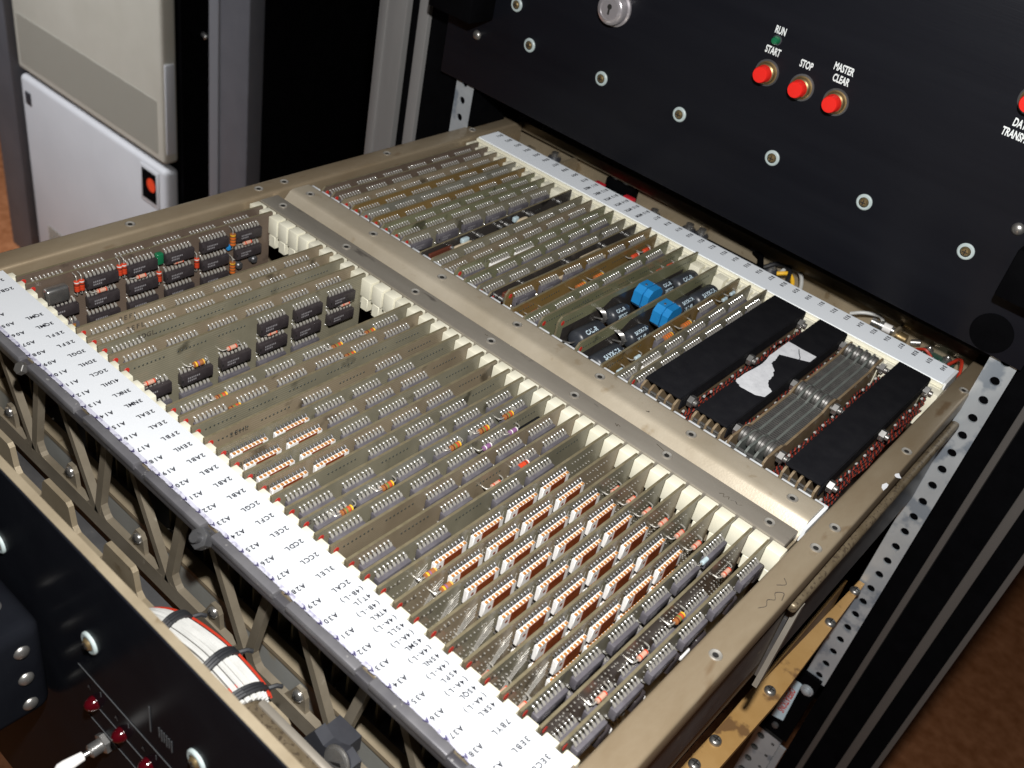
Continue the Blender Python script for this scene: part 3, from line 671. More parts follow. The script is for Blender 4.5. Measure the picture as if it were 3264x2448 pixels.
def blue_block(t, H, y, z):
    b = MB(); b.prism([(-6, -8), (6, -8), (9, -5), (9, 3.5), (5, 7.5), (-5, 7.5), (-9, 3.5), (-9, -5)], 'yz', 3.0, 9.5, 0)
    b.prism([(-5.4, -7.8), (5.6, -7.8), (8.6, -4.8), (8.6, 3.3), (4.8, 7.3), (-4.8, 7.3), (-8.4, 3.3), (-8.4, -4.8)], 'yz', 10.2, 14.8, 0)
    b.box(9.4, 10.3, -7, 7, -7, 6.4, 0)
    for yy in (-1.5, 5.5): b.lathe((7+yy*0.3, yy, 7.4), (0, 0, 1), [(1.0, 0), (0.9, 0.4), (0, 0.5)], 10, 1)
    return place(b.mesh('blue_relay', ['block_blue', 'steel_dull']), 'blue_relay', t, (0.8, y, H+z))
def disc(t, H, y, z, r, h, mt='steel_dull', nm='metal_can'):
    b = MB(); b.lathe((0.5, y, z), (1, 0, 0), [(r*1.12, 0), (r*1.12, 0.8), (r, 0.9), (r, h-0.8), (r-0.8, h), (0, h)], 20, 0); return place(b.mesh(nm, [mt]), nm, t, (0.8, 0, H))
def blob(t, H, y, z, sx, sy, sz, mt, nm):
    b = MB(); b.rbox(0.8, 0.8+sx, y-sy/2, y+sy/2, z-sz/2, z+sz/2, min(sx, sy, sz)*0.3, 0, 3); return place(b.mesh(nm, [mt]), nm, t, (0.8, 0, H))
def vres(t, H, y, z, k):
    o = place(RS[k], 'resistor', t, (0.8, y, H+z)); o.rotation_euler = (math.pi/2, 0, 0); return o
def x_a02(t, H):
    blob(t, H, 14.5, -9, 6, 14, 10, 'silver', 'crystal_can'); blob(t, H, 81, -7, 4, 5, 8, 'lamp_green', 'green_capacitor')
    for y, z, k in ((27, -8, 'r'), (30, -8, 'r'), (54, -6, 'r'), (57, -6, 'r'), (80, -19, 'r'), (107, -18, 'r'), (134, -9, 'o'), (22, -36, 'o'), (134, -30, 'o')): vres(t, H, y, z, k)
    disc(t, H, 17, -37, 3.5, 4, 'dark_steel'); disc(t, H, 140, -31, 2.6, 4, 'dark_steel'); disc(t, H, 152, -30, 2.6, 4, 'dark_steel'); blob(t, H, 132, -15, 3, 3, 4, 'block_blue', 'blue_capacitor')
def x_a40(t, H):
    for y, z in ((28, -18), (54, -19), (80, -16), (106, -22), (132, -17), (156, -12)):
        blob(t, H, y, z, 4.2, 9, 8, 'chip_black', 'black_relay')
    for y, z in ((34, -24), (60, -26), (96, -24)): blob(t, H, y, z, 3, 8, 3, 'ceramic_white', 'white_trimmer')
    for y, z in ((45, -20), (88, -20), (120, -14)): disc(t, H, y, z, 1.6, 3, 'silver', 'solder_post')
def x_a26(t, H): blob(t, H, 148, -12, 4.5, 22, 7.5, 'black_cloth', 'black_relay')
def x_dark(t, H):
    axial_cap(t, H, 40, -6.5, 3.6, 18, None, 'cap_tan'); blob(t, H, 43, -2.6, 3.4, 7, 4, 'cap_blue', 'pale_capacitor'); axial_cap(t, H, 103, -6, 3.0, 12, None, 'cap_tan')
    blob(t, H, 97, -3, 3.2, 5, 4, 'cap_blue', 'pale_capacitor'); blob(t, H, 20, -7, 2, 22, 9, 'r_dark', 'red_heatsink')
    for y, z in ((30, -4), (58, -4), (62, -6), (80, -4), (88, -5), (112, -3.5), (116, -5), (148, -4)): disc(t, H, y, z, 1.5, 4, 'silver', 'solder_post')
def x_dark2(t, H):
    axial_cap(t, H, 62, -5.5, 4.6, 26, None, 'cap_tan'); axial_cap(t, H, 104, -5.5, 4.6, 24, None, 'cap_tan'); blob(t, H, 22, -7, 2, 18, 8, 'r_dark', 'red_heatsink')
    for y, z in ((12, -7), (34, -4), (82, -4), (86, -6), (124, -4.5), (152, -4)): disc(t, H, y, z, 1.5, 4, 'silver', 'solder_post')
def x_b22(t, H, tx=('CAL-R', '39TCC')):
    axial_cap(t, H, 24, -16, 6.8, 27, tx); axial_cap(t, H, 57, -12, 5.4, 20, tx); blue_block(t, H, 88, -6.5); axial_cap(t, H, 112, -10, 5.4, 18, tx); axial_cap(t, H, 139, -13, 6.6, 27, tx)
    disc(t, H, 53, -34, 9, 10, 'zinc'); disc(t, H, 88, -37, 9, 10, 'zinc'); blob(t, H, 42, -22, 6, 7, 7, 'lamp_green', 'green_capacitor')
    for y, z, k in ((38, -24, 'y'), (39, -32, 'r'), (70, -24, 'o'), (126, -20, 'r'), (66, -32, 'y')): vres(t, H, y, z, k)
    place(RS['o'], 'resistor', t, (0.8, 70, H-18)); place(RS['r'], 'resistor', t, (0.8, 124, H-18))
    b = MB()
    for i in range(4): b.tube(curve([(0.5, 40+i*1.6, -5-i*0.6), (5, 40+i*1.6, -6-i*0.6), (7, 41+i*1.4, -10-i*0.8), (4, 41+i*1.4, -18)], 4), 0.5, 6)
    place(b.mesh('bare_wires', ['steel_dull']), 'bare_wires', t, (0.8, 0, H))
    q = MB(); q.prism([(6, -9), (50, -8), (58, -4), (96, -4), (104, -10), (150, -9), (150, -46), (6, -46)], 'yz', 0.02, 0.12); place(q.mesh('dark_coating', ['board_dark']), 'dark_coating', t, (0.8, 0, H))
def x_res_o(t, H): pass

tr_ = MB()
for c_ in range(4):
    for i in range(5):
        y1 = 16.5+26*(c_+1)-11; z0 = -5.5-i*2.0
        if c_ == 0: tr_.tube(curve([(0.3, y1-24+i*1.2, -26-i*2.2), (0.5, y1-15, -20-i*1.6), (0.5, y1-8, z0-4), (0.4, y1-1, z0)], 5), 0.17, 5)
        elif i < 3: tr_.tube(curve([(0.3, y1-3.4, -16-i*1.2), (0.6, y1-2.2, -10-i), (0.4, y1-0.6, -5-i*1.2)], 4), 0.16, 5)
tr_me = tr_.mesh('jumper_wires', ['pin'])
def x_white(t, H): place(tr_me, 'jumper_wires', t, (0.8, 0, H))['kind'] = 'stuff'
A_ = [
 (1, 'board_brown', ['gggggg'], 'brown board beside the left rail', (), None, None, {}),
 (2, 'board_brown', ['.kkkkk', 'kkkkkk', 'nkkkk.'], 'brown board with black chips, a silver crystal can and a green capacitor', [(42, -16, 'd'), (68, -15, 'd'), (94, -13, 'd'), (146, -15, 'd')], None, x_a02, {}),
 (7, 'board_tan', ['gggggg'], 'tan board stamped 2EFL facing the empty slots', (), ('2EFL', 30, -3.4), None, {}),
 (8, 'board_tan', ['gggggg'], 'tan board showing only chip legs', (), ('2EFL', 28, -3.4), None, {}),
 (9, 'board_olive', ['gddddd'], 'olive board stamped 3DGL', (), ('3DGL', 28, -3.4), None, {}),
 (10, 'board_tan', ['gggggg', 'dddddd'], 'tan board with a row of chips', (), None, None, {}),
 (11, 'board_olive', ['dddkkk', 'kkkkkk', 'ggggg.'], 'olive board with three rows of large black chips', [(14, -14.5, 'd'), (44, -14.5, 'y'), (66, -13, 'd'), (94, -14, 'd'), (150, -14, 'd')], None, None, {}),
 (15, 'board_olive', ['gggggg', 'gggggg'], 'olive board with striped resistors between its chips', [(29, -4.5, 'b'), (107, -4.5, 'b'), (132, -4.5, 'b')], None, None, {}),
 (16, 'board_tan', ['gggggg', 'gggggg'], 'tan board with two striped resistors', [(30, -5.5, 'b'), (108, -5, 'b')], None, None, {}),
 (17, 'board_olive', ['dddddd', 'dddddd'], 'bare olive board with rows of holes', (), None, None, {}),
 (18, 'board_tan', ['ddgdgd', 'dddddd'], 'tan board stamped 2EHL with rows of holes', (), ('2EHL', 20, -5), None, {}),
 (19, 'board_olive', ['wwgggd', 'dddddd'], 'olive board with two white ceramic chips, first of four such', (), ('2ABL', 4, -5), None, {}),
 (20, 'board_tan', ['wwgggd', 'dddddd'], 'tan board with two white ceramic chips', (), ('2ABL', 4, -5), None, {}),
 (21, 'board_olive', ['wwgggd', 'dddddd'], 'olive board with two white ceramic chips', (), ('2ABL', 4, -5), None, {}),
 (22, 'board_tan', ['wwgggd', 'dddddd'], 'tan board with two white ceramic chips, last of four such', (), ('2ABL', 4, -5), None, {}),
 (23, 'board_olive', ['gdgggd', 'dddddd'], 'olive board with grey chips and dotted holes', (), None, None, {}),
 (24, 'board_olive', ['ggdggg', 'dddddd'], 'olive board with grey chips', (), None, None, {}),
 (25, 'board_grey', ['gggggg', 'gggggg'], 'greyish board with five striped resistors', [(24, -5.2, 'b'), (50, -4.6, 'b'), (98, -4.6, 'b'), (120, -4.6, 'b'), (140, -4.6, 'b')], ('2CEL', 10, -4), None, {}),
 (26, 'board_olive', ['gggggd', 'gggggg'], 'olive board with a black relay at its rear end', [(112, -5, 'v'), (133, -5, 'v')], None, x_a26, {}),
 (27, 'board_tan', ['ddgggg', 'dddddd'], 'tan board with grey chips towards the cross bar', (), None, None, {}),
 (28, 'board_tan', ['gdgdgg', 'dddddd'], 'tan board with spaced grey chips, a red resistor and a diode', [(97, -8, 'd'), (118, -6, 'r')], None, None, {}),
 (29, 'board_olive', ['ggdggd', 'dddddd'], 'olive board with grey chips standing next to the white chip boards', (), None, None, {}),
]
for s in range(30, 38):
    nth = ['first', 'second', 'third', 'fourth', 'fifth', 'sixth', 'seventh', 'eighth'][s-30]
    rs = [(12, -16, 'd'), (147, -11, 'd')] if s >= 32 else [(29, -8, 'y')]
    A_.append((s, 'board_tan' if s % 2 else 'board_olive', ['dwwwwd', 'dwwwwd', 'dwwwwd'], nth+' of eight boards with white ceramic chips', rs, ('4A-L' if s > 31 else '4B-L', 8, -5), x_white, dict(dotbig=True, noise_dots=16)))
A_ += [
 (38, 'board_olive', ['gggggn', 'gggggg', 'gggggg'], 'olive board with grey chips in three rows', [(136, -6, 'B')], None, None, dict(dotbig=True, noise_dots=10)),
 (39, 'board_brown', ['dddddd', 'gggggd', 'dddddd'], 'brown board of solder dots with diodes and one striped resistor', [(70, -12, 'd'), (98, -9, 'b'), (142, -10, 'd'), (40, -14, 'd')], None, None, dict(dotbig=True, noise_dots=26)),
 (40, 'board_olive', ['gggggg', 'dddddd'], 'olive board with grey chips and black relays beside the right rail', (), None, x_a40, dict(dotbig=True, noise_dots=20)),
]
for s, mt, rows, desc, res, txt, ex, kw in A_: make_board('A', s, mt, rows, desc, res, txt, (0, 0), ex, **kw)
B_ = [
 (1, 'board_brown', ['gggggg'], 'dark brown board beside the left rail', (), (0, 0), None),
 (2, 'board_brown', ['gggggg'], 'brown board with silvery chip legs', (), (0, 0), None),
 (3, 'board_tan', ['gggggg'], 'tan board with a row of chip legs', (), (0, 0), None),
 (4, 'board_amber', ['gggggg'], 'amber board with a row of chip legs', (), (0, 0), None),
 (5, 'board_grey', ['gggggg'], 'greyish board with a row of chip legs', (), (0, 0), None),
 (6, 'board_amber', ['gggggg'], 'amber board with rows of small holes', (), (0, 0), None),
 (7, 'board_green', ['gggggg'], 'greenish board with a row of chip legs', (), (0, 0), None),
 (8, 'board_green', ['gggggg'], 'greenish board with a bent wire', (), (0, 0), None),
 (9, 'board_olive', ['gggggg'], 'olive board next to the dark board', (), (0, 0), None),
 (11, 'board_dark', ['......'], 'blackish board carrying tan and pale blue capacitors', (), (0, 5), x_dark),
 (12, 'board_olive', ['nggggg', 'gggggg'], 'olive board with bright chip legs', (), (0, 4), None),
 (13, 'board_tan', ['gggggg'], 'tan board with dull chip legs', (), (0, 5.5), None),
 (14, 'board_green', ['gppggg'], 'greenish board with two white edged chips', (), (2.5, 4), None),
 (15, 'board_green', ['nnnnnn'], 'greenish board with grey chips and black gaps', (), (1, 6), None),
 (16, 'board_olive', ['gggggg'], 'olive board with bright chip legs before the dark board', (), (0, 3), None),
 (17, 'board_dark', ['......'], 'dark brown board carrying two fat tan capacitors', (), (1, 4), x_dark2),
 (18, 'board_amber', ['gggggg'], 'amber board with dark chips', (), (6, 4.2), None),
 (19, 'board_amber', ['dd.ddd'], 'amber board with four orange resistors', [(70, -6, 'o'), (90, -6, 'o'), (134, -5, 'r'), (148, -5, 'r'), (24, -8, 'r')], (0, 6), None),
 (20, 'board_green', ['gggggg'], 'greenish board with pale grey chips', (), (0.5, 5.5), None),
 (21, 'board_green', ['dddddd'], 'greenish board with two orange and two red resistors', [(76, -8, 'o'), (94, -8, 'o'), (132, -7, 'r'), (146, -7, 'r')], (3.6, 4), None),
 (22, 'board_green', ['d....d'], 'board with a blue relay and black capacitors marked CAL-R', (), (7.5, 3), lambda t, H: x_b22(t, H)),
 (24, 'board_green', ['d....d'], 'board with a blue relay and black capacitors marked SAYX', (), (2.2, 4), lambda t, H: x_b22(t, H, ('SAYX-7A', '18 7 4R'))),
 (26, 'board_amber', ['d.g.gd', 'gggggg'], 'amber board with orange resistors and small blue capacitors', [(38, -8, 'B'), (70, -6, 'o'), (92, -6, 'o'), (142, -6, 'B'), (152, -5, 'B'), (20, -10, 'B')], (0.5, 6), None),
 (27, 'board_olive', ['gpgggg', 'gggggg'], 'olive board with pale chips', (), (-1.5, 6), None),
 (28, 'board_olive', ['nnnnnn', 'nnnnnn'], 'olive board with grey chips touching the first black module', (), (3.5, 6.4), None),
]
for s, mt, rows, desc, res, z, ex in B_:
    make_board('B', s, mt, rows, desc, res, ('1L', 30, -3) if s in (8, 14) else None, z, ex, noise_dots=14 if s in (6, 7, 8, 14, 15, 18, 20, 21, 26, 27, 28) else 4)

# ================================================================= CORE MEMORY MODULES
hexn = MB(); hexn.hexnut((0, 0, 0), (1, 0, 0), 3.7, 3.2, 0); hexn.lathe((3.2, 0, 0), (1, 0, 0), [(1.9, 0), (1.9, 2.2), (0, 2.6)], 10, 1); hex_me = hexn.mesh('hex_nut', ['silver', 'steel_dull'])
def twisted(b, x, z, ya, yb, r=0.52, ph=0.0, wob=0.9, mats=(0, 1)):
    for k in (0, 1):
        pts = []; n = int((yb-ya)/0.9)
        for i in range(n+1):
            y = ya+(yb-ya)*i/n; a = 2*math.pi*y/4.6+math.pi*k+ph
            pts.append((x+0.55*math.cos(a)+wob*math.sin(y*0.13+ph*3), y, z+0.55*math.sin(a)+wob*math.sin(y*0.09+ph)))
        b.tube(pts, r, 5, mats[k])
def core_module(label, x0, x1, ntop, cover, zt):
    t = thing('memory_module', label, 'memory module', (0.5*(x0+x1), 332, -172), 'core memory modules in the rear right corner')
    n = 5; xs = [x0+1.2+(x1-x0-2.4)*i/(n-1) for i in range(n)]
    base = zt-1.9 if cover else zt
    for i, x in enumerate(xs):
        b = MB(); b.prism([(249, base-2), (252, base), (270, base-1.0), (276, base-3.5), (324, base-3.5), (330, base-0.5), (340, base-0.5), (346, base-3.5), (394, base-3.5), (400, base-1), (418-4, base-1.0), (420-4, base-4), (416, -170), (249, -170)], 'yz', x-0.7, x+0.7)
        b.obj('core_plate', ['phenolic' if cover or i in (0, 4) else 'plate_grey'], t)
    lad = MB()      # fine wires strung between the plates
    for i in range(n-1):
        a, c = xs[i]+0.7, xs[i+1]-0.7
        for k in range(8): lad.box(a, c, 248.4, 249.4, base-3-2.0*k, base-2.1-2.0*k, 0)
        if not cover:
            for ya, yb in ((272, 328), (342, 398)):
                y = ya
                while y < yb:
                    lad.box(a, c, y, y+0.75, base-4.6, base-3.9, 0); y += 2.1
            lad.box(a, c, 270, 400, base-9.5, base-9.0, 1)
    o = lad.obj('core_wires', ['steel_dull', 'hole_dark'], t); o['kind'] = 'stuff'
    for y in (264, 335, 406):
        place(hex_me, 'hex_nut', t, (x1+1.0, y, base-3.5 if not cover else zt-6))
        if not cover:
            for i in range(n-1):
                b = MB(); c = (xs[i]+xs[i+1])/2; hw = (xs[i+1]-xs[i])/2-0.75
                b.lathe((c-hw, y, base-3.5), (1, 0, 0), [(0, 0), (4.6, 0), (5.2, 0.6), (5.2, hw*0.9), (4.4, hw), (5.2, hw*1.1), (5.2, 2*hw-0.6), (4.6, 2*hw), (0, 2*hw)], 16, 0); b.obj('spacer', ['steel_dull'], t)
        b = MB(); b.cyl((x0-2, y, base-4), (x1+1, y, base-4), 1.5, 8); b.obj('tie_rod', ['steel_dull'], t)
    wr = MB()
    for j in range(7):
        twisted(wr, x1+2.6+1.4*(j % 2), zt-10.5-2.0*j, 251, 412, ph=j*1.1)
    for j in range(3): twisted(wr, x0-2.2, zt-9-3*j, 251, 412, ph=2+j)
    for k in range(14):
        y = 255+k*11.3; wr.lathe((x1+2.6, y+random.uniform(-2, 2), zt-10), (0.3, 0.4, 1), [(0.9, 0), (0.8, 1.2), (0, 1.8)], 6, 2)
    wr.obj('twisted_wires', ['wire_twist', 'wire_black', 'solder'], t)['kind'] = 'stuff'
    if cover:
        b = MB(); b.rbox(x0, x1, 253, 414, zt-1.8, zt, 0.5, 0, 2); b.box(x1-0.4, x1+0.5, 255, 413.5, zt-9, zt-0.6); b.box(x0+0.5, x1-0.5, 413, 413.9, zt-12, zt-0.8); cv = b.obj('cover', ['black_cloth'], t)
        if cover == 2:
            pp = [(x0+0.3, 298.5), (x0+0.8, 312), (x0+2.0, 328), (x0+0.4, 340), (x0+0.3, 366.8), (x1-0.3, 366.8), (x1-0.3, 357.5), (328.9, 347.5), (330.3, 340), (330.6, 333.5), (335, 329), (338.4, 322), (338.8, 315), (342.0, 309), (x1-0.3, 306.3), (x1-0.3, 297.5), (341, 294.2), (331.4, 293.6), (327, 296)]
            out = []
            for i in range(len(pp)):
                a, c = pp[i], pp[(i+1) % len(pp)]
                for k in range(4):
                    f = k/4; jx = 0 if k == 0 else random.uniform(-.35, .35)
                    out.append((min(max(a[0]+(c[0]-a[0])*f+jx, x0+0.3), x1-0.3), a[1]+(c[1]-a[1])*f+jx))
            q = MB(); q.prism(out, 'xy', zt+0.05, zt+0.25); q.obj('torn_label', ['paper'], t)
            q = MB(); q.tube([(334.5, 364, zt+0.4), (336.6, 360, zt+0.4), (339.4, 356, zt+0.4), (341.3, 351, zt+0.4)], 0.28, 5); q.obj('pen_mark', ['ink'], t)
    return t
core_module('black cloth covered memory module with a plain top, touching the circuit boards', 289.5, 314.5, 1, 1, 3)
core_module('black covered memory module with a torn white label on top', 325.2, 346.2, 1, 2, 3)
core_module('uncovered memory module showing silver spacers and wire grids', 349.8, 375, 0, 0, 0)
core_module('black cloth covered memory module beside the right rail', 384, 406, 1, 1, 3)

# ================================================================= CABLE BUNDLE
cb = thing('cable_bundle', 'white wire bundle laced with black cord, behind the drawer front panel', 'cable', (262, -36, -97))
ax = curve([(196, -50, -84), (216, -45, -64), (236, -36.5, -45), (262, -32.5, -40.5), (286, -32, -42), (294, -33.5, -43.5)], 10)
def bundle_pt(p, i, a, r):
    t = (ax[min(i+1, len(ax)-1)]-ax[max(i-1, 0)]).normalized(); u = Vector((0, 0, 1)); u = (u-t*u.dot(t)).normalized(); w = t.cross(u)
    return p+(u*math.cos(a)+w*math.sin(a))*r
for k in range(22):
    a = 2*math.pi*k/22
    b = MB(); b.tube([bundle_pt(p, i, a+0.25*math.sin(i*0.05), 10.2) for i, p in enumerate(ax)], 1.28, 6); b.obj('white_wire', ['wire_white'], cb)
b = MB(); b.tube(ax, 9.6, 16); b.obj('wire_core', ['steel_dull'], cb)
b = MB(); b.tube([bundle_pt(p, i, -1.1, 12.2) for i, p in enumerate(ax)], 0.6, 6); b.obj('red_wire', ['wire_red'], cb)
b = MB(); b.tube([bundle_pt(p, i, -1.35, 12.4) for i, p in enumerate(ax)], 0.5, 6); b.obj('red_wire', ['wire_red'], cb)
for i in (24, 34, 44):
    b = MB()
    for d in (-1, 0, 1):
        p = ax[min(i, len(ax)-1)]; pts = []
        for k in range(33):
            a = 2*math.pi*k/32; q = bundle_pt(p, i, a, 12.3); pts.append(q+Vector((1.5*d+1.2*math.sin(a*1), 0, 0)))
        b.tube(pts, 0.95, 6)
    q = bundle_pt(ax[min(i, len(ax)-1)], i, -1.2, 13); b.tube([q, q+Vector((1.5, 3, 0.5)), q+Vector((2.5, 5, -1))], 1.1, 6)
    b.obj('lacing_cord', ['tie_black'], cb)
b = MB(); b.lathe((286, -34.5, -44.5), (1, 0, 0), [(11.6, 0), (12.6, 0.6), (12.6, 2.0), (11.6, 2.6)], 24); b.obj('red_sleeve', ['wire_red'], cb)

# ================================================================= RACK and CONTROL PANEL
TH = 0.011
def U(x, z): return (x-TH*(z-50), z+TH*(x-208))      # measured place -> place before the rack's slight lean
rack = thing('equipment_rack', 'tall black equipment rack with silver posts around the open drawer', 'rack', (208, 430, 50), None, False, (0, TH, 0))
FZ = -945
def rp(mb, nm, mats, parent=None): return mb.obj(nm, mats, parent or rack)
eia = []; z = 36.5; seq = [12.7, 15.875, 15.875]; k = 0
def perforated(x0, x1, hx, ztop, zbot, phase):
    b = MB(); cells = []; z = ztop; k = phase
    while z > zbot:
        s_ = [14.2, 15.4, 15.4][k % 3]; cells.append((z-s_, z, z-s_/2)); z -= s_; k += 1
    b.holeplate(x0, x1, cells, hx, 3.1, 425, 426.6, 0, 1)
    b.box(x0, x1, 429.0, 430.5, z, ztop, 2); b.box(x0-0.9, x0, 425.05, 442, z, ztop, 0)
    return b
rp(perforated(430.3, 446.6, 439.0, 40, -285, 0), 'perforated_rail', ['zinc', 'zinc', 'black_matte'])
rp(perforated(-32.3, -14, -24.4, 40, -290, 2), 'perforated_rail', ['zinc', 'zinc', 'black_matte'])
for bb_ in ((-33, -14, 425, 427.5, 40, 900), (430, 447, 425, 427.5, 40, 900), (431, 446.6, 425.5, 427.5, -940, -380)):
    b = MB(); b.box(*bb_); rp(b, 'mounting_rail', ['zinc'])
b = MB(); b.box(447.2, 460.5, 426, 470, FZ, 900); b.box(465.6, 486, 432, 470, FZ, 900); b.box(493.5, 507.5, 426, 470, FZ, 900); rp(b, 'right_post', ['black_matte'])
b = MB(); b.rbox(460.6, 465.4, 425, 470, FZ, 900, 0.8); rp(b, 'silver_trim', ['post_grey'])
b = MB(); b.rbox(486.2, 493.3, 424, 470, FZ, 900, 1.2); rp(b, 'silver_trim', ['post_grey'])
b = MB(); b.rbox(507.7, 512, 424, 640, FZ, 900, 1.0); rp(b, 'side_panel', ['post_grey'])
b = MB(); b.box(-103.5, -89, 436, 470, FZ, 900); b.box(-76.5, -52, 432, 470, FZ, 900); b.box(-52, -33.3, 428.5, 470, FZ, 900); b.box(-33.2, -12, 429.6, 470, FZ, 900); rp(b, 'left_post', ['black_matte'])
b = MB(); b.rbox(-137, -104, 430, 470, FZ, 900, 1.5); b.rbox(-133, -126, 428.8, 431, FZ, 900, 0.7); rp(b, 'silver_trim', ['post_silver'])
b = MB(); b.rbox(-88.7, -76.8, 428, 470, FZ, 900, 1.2); rp(b, 'silver_trim', ['post_silver'])
b = MB(); b.box(-130, -127, 471, 1000, FZ, 900); b.box(-127, 507, 1000, 1004, FZ, 900); b.box(-126, 507, 471, 999, FZ, FZ+4); rp(b, 'rack_shell', ['black_matte'])
# bracket with printed label low on the right rail
b = MB(); b.box(415, 444, 421, 424.6, -366, -285); br = rp(b, 'label_bracket', ['black_matte'])
b = MB(); b.prism([(423.5, -298), (432, -298), (433.5, -346), (423.5, -349)], 'xz', 420.3, 420.9); rp(b, 'printed_label', ['label_blue'], br)
b = MB(); b.text('OPERATIONS', 8.2, (428, 420.0, -323), (0, 0, -1), (1, 0, 0), 0, 0.62); rp(b, 'lettering', ['label_red'], br)
b = MB(); b.lathe((437.5, 420.9, -300), (0, -1, 0), [(5.5, 0), (5.2, 0.9), (3.6, 1.0), (3.4, 3.0), (2, 4), (0, 4.2)], 18, 0); rp(b, 'bolt', ['zinc'], br)
b = MB(); b.lathe((430, 420.9, -356), (0, -1, 0), [(3.0, 0), (2.8, 2), (0, 3)], 14, 0); rp(b, 'bolt', ['dark_steel'], br)
b = MB(); cells = [(-372-17*(i+1), -372-17*i, -380-17*i) for i in range(8)]
b.holeplate(418, 431, cells, 424, 3.4, 422, 425, 0, 1); b.holeplate(431, 441, cells, 436, 1.6, 422, 425, 0, 1); b.box(418, 441, 425.1, 427, -510, -372, 2); rp(b, 'perforated_rail', ['zinc', 'silver', 'hole_dark'])
# drawer slide on the right
sl = thing('drawer_slide', 'telescopic steel drawer slide with a gold coloured bar along the right rail', 'drawer slide', (442, 240, -75))
b = MB(); b.rbox(428.4, 434.2, 188, 424, -27, -21, 2.2, 0, 3); b.obj('slide_lip', ['slide_brown'], sl)
b = MB(); b.box(428.4, 430.4, 200, 424, -90, -25); b.obj('steel_channel', ['dark_steel'], sl)
b = MB(); b.prism([(199.5, -30), (204, -30), (196, -88), (191, -88)], 'yz', 431.2, 434.0); b.obj('latch_blade', ['grey_bar'], sl)
b = MB(); b.prism([(208, -44), (209, -44), (203, -66), (201, -66)], 'yz', 430.6, 431.4); b.obj('bright_edge', ['silver'], sl)
b = MB(); b.prism([(416, 40), (430, 40), (436, 275), (431.5, 423.5), (427, 423.5), (421, 279), (418, 200)], 'xy', -184, -178); b.box(418, 420, 40, 423, -240, -184.2); gbr = b.obj('gold_bar', ['gold_metal'], sl)
sc = MB(); sc.lathe((0, 0, 0), (0, 0, 1), [(4.0, 0), (3.8, 1.6), (2.8, 2.6), (0, 2.9)], 16, 0); sc.box(-2.4, 2.4, -0.4, 0.4, 2.7, 3.0, 1); sc.box(-0.4, 0.4, -2.4, 2.4, 2.7, 3.01, 1); sc_me = sc.mesh('bar_screw', ['steel_dull', 'hole_dark'])
for x, y in ((429.5, 410), (430.3, 366), (428.5, 279), (422.8, 219), (422.5, 195)): place(sc_me, 'bar_screw', gbr, (x, y, -178))
b = MB(); b.box(428.4, 430.2, 20, 186, -66, -26); b.obj('inner_channel', ['dark_steel'], sl)

panel = thing('control_panel', 'black control panel with red buttons and white lettering above the drawer', 'control panel', (208, 428, 50), None, False, (0, TH, 0))
b = MB(); b.rbox(-48, 449, 420, 424.8, 34.5, 520, 0.7); b.box(-40, 440, 426, 520, 60, 520, 1); face = b.obj('panel_face', ['black_panel', 'black_matte'], panel)
PY = 420
for x, z in ((12.4, 110.3), (31.5, 85.7), (102, 85.5), (172.3, 85.5), (248.7, 85), (317.8, 84), (387.3, 82.6)):
    # measured on y = 428; bring to the face at y = 420 along the sight line
    f = (PY+193.284)/(428+193.284); xx = 494.1+(x-494.1)*f; zz = 327.5+(z-327.5)*f; ux, uz = U(xx, zz); place(ws_me, 'screw_with_washer', face, (ux, PY, uz))
def PP(x, z):
    f = (PY+193.284)/(428+193.284); return U(494.1+(x-494.1)*f, 327.5+(z-327.5)*f)
btn = MB(); btn.lathe((0, 0, 0), (0, -1, 0), [(7.4, 0), (7.4, 0.7), (6.6, 0.9), (6.3, 3.6), (5.5, 4.2), (5.3, 4.0, 1), (5.2, 9.5, 1), (4.7, 10.2, 1), (0, 10.4, 1)], 28, 0); btn.lathe((0, 0, 0), (0, -1, 0), [(8.6, 0, 2), (8.4, 0.5, 2), (7.3, 0.6, 2)], 28, 2)
btn_me = btn.mesh('push_button', ['brass', 'button_red', 'dark_steel'])
btn2 = MB(); btn2.v = list(btn.v); btn2.f = list(btn.f); btn2.m = list(btn.m); btn2.sm = list(btn.sm); 
for x, z in ((225.2, 135.2), (251.3, 135), (276, 134.8), (383, 177)):
    ux, uz = PP(x, z); place(btn_me, 'push_button', panel, (ux, PY, uz))
ux, uz = PP(224.8, 156.5); b = MB(); b.lathe((ux, PY, uz), (0, -1, 0), [(3.4, 0, 1), (3.3, 0.6, 1), (2.7, 0.7, 1), (2.6, 3.0), (1.9, 4.4), (0, 5.0)], 18, 0); b.obj('indicator_lamp', ['lamp_green', 'black_rubber'], panel)
for s_, x, z in (('RUN', 225.3, 162.9), ('START', 224.6, 149.6), ('STOP', 249.4, 149.3), ('MASTER', 273.8, 155.4), ('CLEAR', 274.3, 148.7), ('DATA', 383.5, 163.2), ('TRANSFER', 383.5, 156.6), ('MANUAL', 384.5, 190.5)):
    ux, uz = PP(x, z); b = MB(); b.text(s_, 6.4, (ux, PY-0.3, uz), (1, 0, 0), (0, 0, 1), 0, 0.58); b.obj('lettering', ['print_white'], face)
ux, uz = PP(100.5, 136.5); b = MB(); b.lathe((ux, PY, uz), (0, -1, 0), [(12.6, 0), (12.6, 1.5), (11.3, 2.2), (11.0, 7.5), (9.8, 8.8), (7.4, 9.2), (7.0, 8.8), (0, 9.0)], 32, 0)
b.box(ux-0.7, ux+0.7, PY-9.25, PY-8.5, uz-3.6, uz+0.4, 1); b.lathe((ux, PY-8.9, uz+1.6), (0, -1, 0), [(1.9, 0), (1.8, 0.3), (0, 0.32)], 12, 1); b.obj('key_lock', ['chrome', 'hole_dark'], panel)
